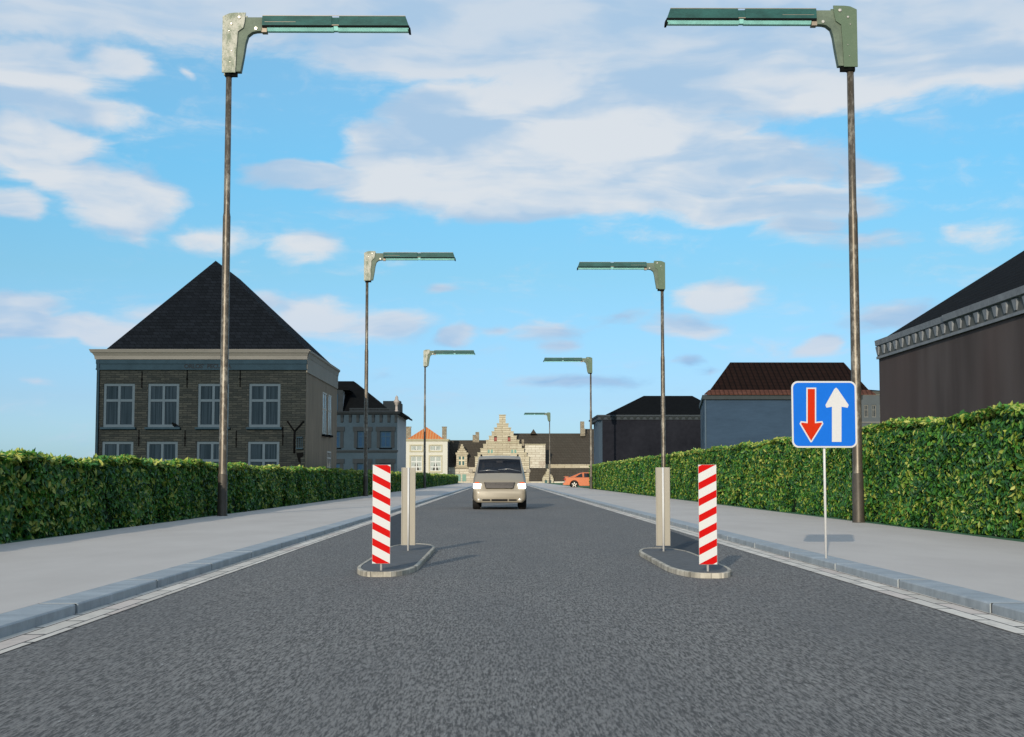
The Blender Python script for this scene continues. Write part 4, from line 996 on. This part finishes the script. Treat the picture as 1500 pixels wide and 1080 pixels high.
build('dormer_wall', wl, LIME, dm, org)
TP = mat('teal_glass', (.05, .12, .12), rough=.2, var=.3, scale=.7)
window(dm, org, *hh, Y+.02, mat('stone_mullion', (.62, .56, .42), rough=.8), TP, None, rails=(.55,), fw=.1, mid=.3, name='dormer_window')
build('chimney', bx(bx(MB(), 696.5, 701.8, 633, 648, Y+5, 1.2), 692.3, 696.4, 637.2, 648, Y+5, 1.2), CHIM, root, org)
# stepped gable house
Y = 300.; org = (PX(736, Y), Y, 0)
root = thing('stepped_gable_house', 'tall cream limestone house with stepped gable and red shutters right behind the van', 'building', org)
XT = lambda q: PX(655+q/9.394, Y, 640); ZT = lambda q: PZ(600+q/9.394, Y, 735)
stp = [((716, 805), 78), ((685, 843), 198), ((648, 878), 255), ((613, 913), 308), ((575, 955), 368), ((537, 992), 425), ((497, 1027), 482), ((460, 1060), 540), ((420, 1095), 598), ((385, 1130), 655)]
mb = MB()
wins = [((645, 685), (438, 368)), ((833, 872), (438, 368)), ((550, 638), (610, 543)), ((873, 962), (610, 543))]
for i, ((a, b_), t) in enumerate(stp):
    bot = stp[i+1][1] if i+1 < len(stp) else 1010
    hs = []
    for (wa, wb), (wb_, wt_) in wins:
        if wt_ < bot and wb_ > t: hs.append((XT(wa), XT(wb), max(ZT(wb_), ZT(bot)), min(ZT(wt_), ZT(t))))
    zb_, zt_ = (ZT(bot) if i+1 < len(stp) else -.2), ZT(t)
    wall_front(mb, XT(a), XT(b_), zb_, zt_, Y, hs, .35)
    mb.quad((XT(a), Y, zb_), (XT(a), Y, zt_), (XT(a), Y+.9, zt_), (XT(a), Y+.9, zb_)); mb.quad((XT(b_), Y, zb_), (XT(b_), Y+.9, zb_), (XT(b_), Y+.9, zt_), (XT(b_), Y, zt_))
    mb.quad((XT(a), Y, zt_), (XT(b_), Y, zt_), (XT(b_), Y+.9, zt_), (XT(a), Y+.9, zt_)); mb.quad((XT(a), Y+.9, zb_), (XT(b_), Y+.9, zb_), (XT(b_), Y+.9, zt_), (XT(a), Y+.9, zt_))
gb = build('gable_wall', mb, LIME, root, org)
cp = MB()
for i, ((a, b_), t) in enumerate(stp):
    pa, pb = (stp[i-1][0] if i else (760, 760))
    if i == 0: cp.box(XT(a)-.08, XT(b_)+.08, Y-.1, Y+1., ZT(t)+.003, ZT(t)+.12)
    else:
        cp.box(XT(a)-.1, XT(pa)-.004, Y-.1, Y+1., ZT(t)+.003, ZT(t)+.12); cp.box(XT(pb)+.004, XT(b_)+.1, Y-.1, Y+1., ZT(t)+.003, ZT(t)+.12)
build('coping', cp, WT, gb, org)
build('ledge', MB().box(XT(545), XT(985), Y-.16, Y-.002, ZT(458), ZT(447)), WT, gb, org)
SM = mat('stone_cross', (.55, .48, .34), rough=.8)
for k, ((wa, wb), (wb_, wt_)) in enumerate(wins):
    if k < 2: w = build('shutter', MB().box(XT(wa)+.02, XT(wb)-.02, Y+.18, Y+.26, ZT(wb_), ZT(wt_)-.25), REDP, root, org)
    else:
        w = window(root, org, XT(wa), XT(wb), ZT(wb_), ZT(wt_), Y+.12, SM, TEALP, None, rails=(), fw=.12, mid=.22)
build('roof', MB().add([(XT(400), Y+.5, ZT(700)), (XT(1115), Y+.5, ZT(700)), (XT(760), Y+.5, ZT(210)), (XT(400), Y+16, ZT(700)), (XT(1115), Y+16, ZT(700)), (XT(760), Y+16, ZT(210))], [(0, 2, 5, 3), (1, 4, 5, 2), (3, 5, 4), (0, 1, 2), (0, 3, 4, 1)]), DSL, root, org)
build('side_wall', MB().box(XT(400), XT(1115), Y+.9, Y+16, -.2, ZT(705)), LIMEP, root, org)
# right slate building
Y = 305.; org = (PX(820, Y), Y, 0)
root = thing('long_slate_roof_building', 'long building of great dark slate roofs with stone block and chimney right of the gable', 'building', org)
lean_roof(750, 880, 635, 686, Y, 8., DSL, root, org)
build('upper_wall', bx(MB(), 795, 880, 680.5, 686, Y-1.0, 4), LIME, root, org)
build('rear_roof', MB().add([(PX(855, 309), 309, PZ(680, 309)), (PX(905, 309), 309, PZ(680, 309)), (PX(905, 315), 315, PZ(628.5, 315)), (PX(856, 315), 315, PZ(628.5, 315)), (PX(855, 321), 321, PZ(680, 309)), (PX(905, 321), 321, PZ(680, 309))], [(0, 1, 2, 3), (3, 2, 5, 4), (0, 3, 4), (1, 5, 2), (0, 4, 5, 1)]), DSL, root, org)
build('stone_block', bx(MB(), 769, 798.8, 651.5, 685.5, Y-4.3, 4.8), LIMEP, root, org)
build('block_ledge', bx(MB(), 768.5, 799.3, 650.5, 651.4, Y-4.5, 5), WT, root, org)
build('chimney', bx(bx(MB(), 850.3, 856, 617.5, 639, Y+6.5, 1.2), 856.1, 857.2, 628, 639, Y+6.5, 1.), CHIM, root, org)
build('slim_chimney', bx(MB(), 764.2, 767.6, 644, 662, Y-3, .8), CHIM, root, org)
a_, b__ = PX(776.5, Y+8), PX(786, Y+8)
build('roof_peak', MB().prism([(a_, PZ(636, Y+8)), (b__, PZ(636, Y+8)), ((a_+b__)/2, PZ(629, Y+8))], 'y', Y+6.5, Y+9.5), DSL, root, org)
Yl = Y-5.5
lowr = MB().add([(PX(775, Yl), Yl, PZ(706, Yl)), (PX(905, Yl), Yl, PZ(706, Yl)), (PX(905, Yl), Y-4.35, PZ(685.8, Y-4.35)), (PX(775, Yl), Y-4.35, PZ(685.8, Y-4.35)), (PX(905, Yl), Y-1.0, PZ(685.8, Y-4.35)), (PX(775, Yl), Y-1.0, PZ(685.8, Y-4.35))], [(0, 1, 2, 3), (3, 2, 4, 5)])
lowr.add([(PX(775, Yl), Yl, PZ(706, Yl)), (PX(775, Yl), Y-4.35, PZ(685.8, Y-4.35)), (PX(775, Yl), Y-4.35, 0)], [(0, 1, 2)])
build('lower_roof', lowr, DSL, root, org)
build('plinth', MB().box(PX(773.5, Yl), PX(905, Yl), Yl-.1, Yl+3, -.2, PZ(705.5, Yl)), LIMEP, root, org)
Yd = Yl-.6
dg = build('small_gable', stepped(MB(), 802.6, [(1.4, 687), (3.2, 691), (5., 694.5), (7., 697)], Yd, 2.5, 700), LIME, root, org)
hs = [(PX(797.8, Yd), PX(801.5, Yd), PZ(707.5, Yd), PZ(703.5, Yd)), (PX(803.6, Yd), PX(807.4, Yd), PZ(707.5, Yd), PZ(703.5, Yd))]
wl = MB(); wall_front(wl, PX(794.2, Yd), PX(811, Yd), -.1, PZ(700, Yd), Yd, hs, .25)
wl.box(PX(794.2, Yd), PX(794.4, Yd), Yd, Yd+2.4, -.1, PZ(700, Yd)).box(PX(810.8, Yd), PX(811, Yd), Yd, Yd+2.4, -.1, PZ(700, Yd))
build('gable_front', wl, LIME, dg, org)
for h in hs: build('pane', MB().box(h[0], h[1], Yd+.18, Yd+.24, h[2], h[3]), TP, dg, org)

# ================================================================== VAN
def loft(rings, closed=False):
    K = len(rings[0]); vs = [p for r in rings for p in r]
    return vs, K
PAINTV = None
m, g, b = newmat('champagne_car_paint')
tc = g.n('ShaderNodeTexCoord').outputs['Object']
g.put(b.inputs['Base Color'], g.mix(g.noise(tc, 3, 5, .6), (.255, .225, .172), (.285, .25, .195))); b.inputs['Metallic'].default_value = .05; b.inputs['Roughness'].default_value = .42
b.inputs['Coat Weight'].default_value = .2; b.inputs['Coat Roughness'].default_value = .2
PAINTV = m
CGLASS = glass('windscreen_glass', (.003, .004, .008), .74, .05)
CGLASS.node_tree.nodes['Principled BSDF'].inputs['Specular IOR Level'].default_value = .3
RUB = mat('tyre_rubber', (.012, .012, .012), rough=.8, var=.2, scale=10)
RIM = mat('alloy_rim', (.35, .35, .36), rough=.35, metal=.8)
BLKP = mat('black_plastic', (.012, .012, .013), rough=.7, var=.2, spec=.1)
HEAD = mat('lit_headlight', (.9, .9, .9), rough=.2, var=0, emit=((1., .97, .90), 3.0))
FOG = mat('fog_lamp_glass', (.45, .42, .36), rough=.2, var=.1, metal=.3, emit=((1., .93, .8), .02))
ORNG = mat('orange_indicator', (.75, .14, .04), rough=.3, var=.1)
GRIL = mat('grille_mesh', (.20, .19, .19), rough=.4, var=.1, metal=.5)
SEAT = mat('seat_fabric', (.055, .055, .062), rough=.9)
def van_body(parent, org, paint):
    # station: y, (x,z) for: sill in, sill out, low side, widest, belt, rail, roof edge, mid roof, centre
    def st(y, zb, ws, zs, wb, zbelt, wr, zr, zt):
        return [(0, y, zb), (ws*.88, y, zb), (ws*.985, y, zb+.10), (ws, y, zs), (wb, y, zbelt), (wr, y, zr), (wr*.95, y, zr+(zt-zr)*.6), (wr*.5, y, zt-.01), (0, y, zt)]
    T = [(-.02, .29, .80, .42, .79, .52, .76, .58, .62), (.00, .26, .885, .42, .86, .60, .83, .66, .70), (.05, .255, .925, .45, .91, .72, .87, .78, .80), (.13, .25, .945, .48, .935, .86, .88, .93, .975),
         (.35, .25, .96, .55, .955, .98, .89, 1.06, 1.11), (.90, .25, .97, .6, .96, 1.10, .865, 1.27, 1.325), (1.05, .25, .97, .6, .96, 1.14, .86, 1.34, 1.39), (1.72, .25, .975, .6, .955, 1.17, .80, 1.80, 1.86),
         (2.0, .25, .975, .6, .955, 1.18, .785, 1.90, 1.955), (3.2, .25, .975, .6, .955, 1.18, .79, 1.93, 2.0), (4.5, .25, .97, .6, .95, 1.18, .785, 1.91, 1.98), (4.85, .27, .95, .6, .93, 1.18, .76, 1.86, 1.92), (4.98, .32, .90, .6, .88, 1.15, .70, 1.78, 1.82)]
    rings = []
    for t in T:
        h = st(*t); rings.append(h+[(-x, y, z) for (x, y, z) in h[-2:0:-1]])
    n = len(rings[0]); vs = [(p[0]+org[0], p[1]+org[1], p[2]) for r in rings for p in r]
    body, wind, side = [], [], []
    for i in range(len(rings)-1):
        for j in range(n):
            f = (i*n+j, i*n+(j+1) % n, (i+1)*n+(j+1) % n, (i+1)*n+j)
            jj = j if j < 8 else n-1-j
            if i in (5, 6) and jj in (6, 7): wind.append(f)
            elif i in (7, 8, 9) and jj == 4: side.append(f)
            else: body.append(f)
    body.append(tuple(range(n))[::-1]); body.append(tuple((len(rings)-1)*n+k for k in range(n)))
    bo = build('body', MB().add(vs, body, smooth=True), paint, parent, org)
    # sharpen nothing: smooth shading plus light bevel through auto normals
    ws = build('windscreen', MB().add(vs, wind, smooth=True), CGLASS, parent, org)
    sw = build('side_window', MB().add(vs, side, smooth=True), CGLASS, parent, org)
    for o in (ws, sw):
        import bmesh
        bm = bmesh.new(); bm.from_mesh(o.data); bmesh.ops.delete(bm, geom=[v for v in bm.verts if not v.link_faces], context='VERTS'); bm.to_mesh(o.data); bm.free()
    return bo
YV = 51.6; xv = PX(731.7, YV, 740)
org = (xv, YV, .004)
root = thing('van', 'champagne beige van driving towards the viewer with both headlights on', 'van', org)
van_body(root, org, PAINTV)
def V(x, y, z): return (x+xv, y+YV, z)
def vb(x0, x1, y0, y1, z0, z1): return MB().box(x0+xv, x1+xv, y0+YV, y1+YV, z0, z1)
# windscreen surround (black band), wipers, dashboard, mirror, seats
for s in (-1, 1):
    build('headlight', MB().add([V(s*.66, .055, .93), V(s*.935, .07, .945), V(s*.955, .06, .80), V(s*.93, .01, .755), V(s*.69, -.02, .765), V(s*.66, .30, .93), V(s*.90, .34, .945), V(s*.90, .34, .80), V(s*.88, .30, .755), V(s*.70, .30, .765)],
          [(0, 1, 2, 3, 4), (5, 9, 8, 7, 6), (0, 5, 6, 1), (1, 6, 7, 2), (2, 7, 8, 3), (3, 8, 9, 4), (4, 9, 5, 0)]), HEAD, root, org)
    build('indicator', MB().add([V(s*.72, .07, .947), V(s*.925, .09, .957), V(s*.88, .12, .995), V(s*.74, .11, .99), V(s*.72, .3, .94), V(s*.90, .36, .95), V(s*.86, .36, .985), V(s*.76, .3, .98)], [(0, 1, 2, 3), (4, 7, 6, 5), (0, 4, 5, 1), (1, 5, 6, 2), (2, 6, 7, 3), (3, 7, 4, 0)]), ORNG, root, org)
    build('fog_lamp', MB().lathe([(.0, -.035), (.05, -.033), (.075, -.02), (.08, .05)], cx=0, cy=0, n=14, axis='y', cap=False), FOG, root, (0, 0, 0)).location = (s*.74, 0, .345)
    build('bumper_vent', vb(min(s*.34, s*.62), max(s*.34, s*.62), -.028, .05, .315, .375), BLKP, root, org)
    mir = MB()
    mir.prism([(s*.99, 1.34), (s*1.13, 1.33), (s*1.15, 1.39), (s*1.13, 1.47), (s*1.01, 1.475), (s*.985, 1.42)], 'y', .98, 1.12)
    for k in range(len(mir.v)): mir.v[k] = V(*mir.v[k])
    mm = build('wing_mirror', mir, PAINTV, root, org, bevel=.02)
    build('mirror_arm', vb(min(s*.9, s*1.0), max(s*.9, s*1.0), 1.02, 1.08, 1.33, 1.37), BLKP, mm, org)
    build('seat', vb(s*.40-.24, s*.40+.24, 2.2, 2.35, .7, 1.50), SEAT, root, org, bevel=.04)
    build('headrest', vb(s*.40-.13, s*.40+.13, 2.2, 2.32, 1.53, 1.70), SEAT, root, org, bevel=.04)
for s, x_ in ((-1, -.80), (1, -.05)):
    build('wiper', MB().tube([V(x_+.80, 1.00, 1.385) if s < 0 else V(x_, 1.03, 1.445), V(x_+.4, 1.03, 1.43) if s < 0 else V(x_+.40, 1.09, 1.475), V(x_+.05, 1.02, 1.39) if s < 0 else V(x_+.82, 1.00, 1.385)], .011, 6), RIM, root, org)
for s in (-1, 1):
    for yy in (.85, 4.0):
        wl = MB().lathe([(.18, s*.70), (.30, s*.70), (.335, s*.72), (.34, s*.80), (.34, s*.94), (.325, s*.975), (.24, s*.985)], cx=0, cy=0, n=28, axis='x', cap=True)
        w = build('wheel', wl, RUB, root, (0, 0, 0)); w.location = (0, yy, .34)
        rm = MB().lathe([(.23, s*.955), (.20, s*.94), (.05, s*.97), (.0, s*.975)], n=20, axis='x', cap=False)
        for k in range(6):
            a = k*math.pi/3; ca, sa = math.cos(a), math.sin(a)
            pts = [(.06, -.03), (.22, -.022), (.22, .022), (.06, .03)]
            rm.prism([(u*ca-v*sa, u*sa+v*ca) for u, v in pts], 'x', s*.955, s*.99)
        r_ = build('rim', rm, RIM, w, (0, 0, 0))
# grille: recessed tray with slats
gl = MB(); gl.add([V(-.56, .045, .985), V(.56, .045, .985), V(.50, -.022, .765), V(-.50, -.022, .765), V(-.56, .16, .985), V(.56, .16, .985), V(.50, .16, .765), V(-.50, .16, .765)], [(0, 1, 2, 3), (4, 7, 6, 5), (0, 4, 5, 1), (1, 5, 6, 2), (2, 6, 7, 3), (3, 7, 4, 0)])
gr = build('grille', gl, BLKP, root, org)
for k in range(5):
    z = .795+k*.042; yy = -.022+(.067)*(z-.765)/.22; hw = .50+.06*(z-.765)/.22
    build('slat', MB().box(xv-hw+.02, xv+hw-.02, YV+yy-.022, YV+yy+.0, z-.007, z+.007), GRIL, gr, org)
build('bumper_intake', vb(-.29, .29, -.03, .05, .305, .38), BLKP, root, org)
build('dashboard', MB().prism([(YV+1.08, 1.20), (YV+1.15, 1.385), (YV+1.55, 1.40), (YV+1.65, 1.15)], 'x', xv-.84, xv+.84), SEAT, root, org)
build('steering_wheel', MB().lathe([(.175, -.012), (.19, 0), (.175, .012), (.165, 0), (.175, -.012)], n=24, axis='y', cap=False), BLKP, root, (0, 0, 0)).location = (.40, 1.75, 1.38)
build('rear_view_mirror', vb(-.12, .12, 1.62, 1.66, 1.70, 1.785), GRIL, root, org, bevel=.01)
build('rear_window', vb(-.6, .6, 4.93, 5.0, 1.25, 1.7), CGLASS, root, org)
for s in (-1, 1): build('roof_rail', MB().tube([V(s*.70, 2.1, 1.97), V(s*.70, 2.2, 2.02), V(s*.70, 4.3, 2.04), V(s*.70, 4.4, 1.98)], .018), BLKP, root, org)

# ================================================================== ORANGE CAR (parked behind the hedge end)
YC = 158.; k_ = 1.24; xr = PX(826.2, YC, 700)     # rear bumper
org = (xr+2.3*k_, YC+.9*k_, .0)
m, g, b = newmat('orange_car_paint')
b.inputs['Base Color'].default_value = (.52, .15, .055, 1); b.inputs['Roughness'].default_value = .45; b.inputs['Metallic'].default_value = .1; b.inputs['Coat Weight'].default_value = .4; b.inputs['Coat Roughness'].default_value = .2
OP = m
root = thing('hatchback_car', 'orange sloping-back car parked behind the far end of the tall hedge', 'car', org)
hwb = .88*k_; ycn = YC+.9*k_
def C(x, z): return (xr+x*k_, z*k_)
def arch(cx, cz, r, n=9): return [C(cx+r*math.cos(math.pi*(1-i/(n-1))), cz+r*math.sin(math.pi*(1-i/(n-1)))) for i in range(n)]
low = [C(.02, .30), C(.0, .46), C(.10, .52), C(.12, .78), C(.10, .98), C(.22, 1.0), C(.60, .93), C(3.1, .92), C(3.5, .88), C(4.3, .74), C(4.45, .55), C(4.45, .28)]
bottom = [C(4.0, .22)]+arch(3.55, .32, .39)[::-1]+[C(3.0, .20), C(1.4, .20)]+arch(.92, .32, .39)[::-1]+[C(.45, .26)]
body = low+bottom
y_a, y_b = ycn-hwb, ycn+hwb
mb = MB().prism(body, 'y', y_a, y_b)
bo = build('body', mb, OP, root, org, bevel=.035)
cab = [C(.42, .94), C(1.35, 1.33), C(1.7, 1.40), C(2.2, 1.40), C(2.6, 1.34), C(3.25, .93)]
n = len(cab); ins = [.03, .22, .24, .24, .22, .03]
vs = [(x, y_a+i_*k_, z) for (x, z), i_ in zip(cab, ins)]+[(x, y_b-i_*k_, z) for (x, z), i_ in zip(cab, ins)]
build('cabin', MB().add(vs, [tuple(range(n))[::-1], tuple(range(n, 2*n))]+[(i, (i+1) % n, n+(i+1) % n, n+i) for i in range(n)]), OP, root, org, bevel=.015)
CG = mat('tinted_car_glass', (.012, .015, .02), rough=.08, var=0, spec=.6)
def cabp(x, z, s, out=.012):
    f = max(0, min(1, (z-.94)/.46)); yy = (.03+.21*f-out)*k_; q = C(x, z); return (q[0], y_a+yy if s < 0 else y_b-yy, q[1])
for s in (-1, 1):
    for poly in ([(.98, .97), (1.46, 1.27), (1.63, 1.32), (1.66, .97)], [(1.80, .97), (1.80, 1.33), (2.25, 1.33), (2.55, 1.26), (2.98, .97)]):
        a = [cabp(x, z, s) for x, z in poly]; b_ = [cabp(x, z, s, -.02) for x, z in poly]; q = len(poly)
        build('side_window', MB().add(a+b_, [tuple(range(q)), tuple(range(q, 2*q))[::-1]]+[(i, (i+1) % q, q+(i+1) % q, q+i) for i in range(q)]), CG, root, org)
    for cx in (.92, 3.55):
        yo = y_a+.0 if s < 0 else y_b
        q = C(cx, .32); t = lambda u: (u if s < 0 else -u)
        w = build('wheel', MB().lathe([(.20*k_, t(.02)), (.31*k_, t(.005)), (.33*k_, t(.03)), (.33*k_, t(.22))], n=24, axis='y'), RUB, root, (0, 0, 0))
        w.location = (q[0]-org[0], yo-org[1], q[1])
        sp = MB()
        for k in range(5):
            a = k*2*math.pi/5+.3; ca, sa = math.cos(a), math.sin(a)
            sp.prism([((u*ca-v*sa)*k_, (u*sa+v*ca)*k_) for u, v in ((0, -.05), (.225, -.035), (.225, .035), (0, .05))], 'y', t(-.012), t(.018))
        build('rim', sp, mat('star_rim', (.75, .72, .66), rough=.3, metal=.2), w, (0, 0, 0))
bg_ = [C(.58, 1.02), C(1.30, 1.32)]
build('rear_window', MB().add([(bg_[0][0], y_a+.16, bg_[0][1]+.012), (bg_[0][0], y_b-.16, bg_[0][1]+.012), (bg_[1][0], y_b-.3, bg_[1][1]+.02), (bg_[1][0], y_a+.3, bg_[1][1]+.02)], [(0, 1, 2, 3)]), mat('sky_toned_rear_glass', (.18, .30, .45), rough=.08, var=.1, spec=.8), root, org)  # reflected sky is put into the blue base colour of this glass
for s in (-1, 1):
    yl = (y_a-.004, y_a+.30) if s < 0 else (y_b-.30, y_b+.004)
    build('tail_light', MB().box(C(.07, 0)[0], C(.16, 0)[0], yl[0], yl[1], C(0, .72)[1], C(0, .88)[1]), mat('red_tail_light', (.35, .02, .02), rough=.3), root, org)
build('spoiler', MB().box(C(.02, 0)[0], C(.42, 0)[0], y_a+.1, y_b-.1, C(0, 1.02)[1], C(0, 1.06)[1]), OP, root, org, bevel=.01)
build('rear_bumper', MB().box(C(-.05, 0)[0], C(.3, 0)[0], y_a-.012, y_b+.012, C(0, .27)[1], C(0, .50)[1]), OP, root, org, bevel=.03)
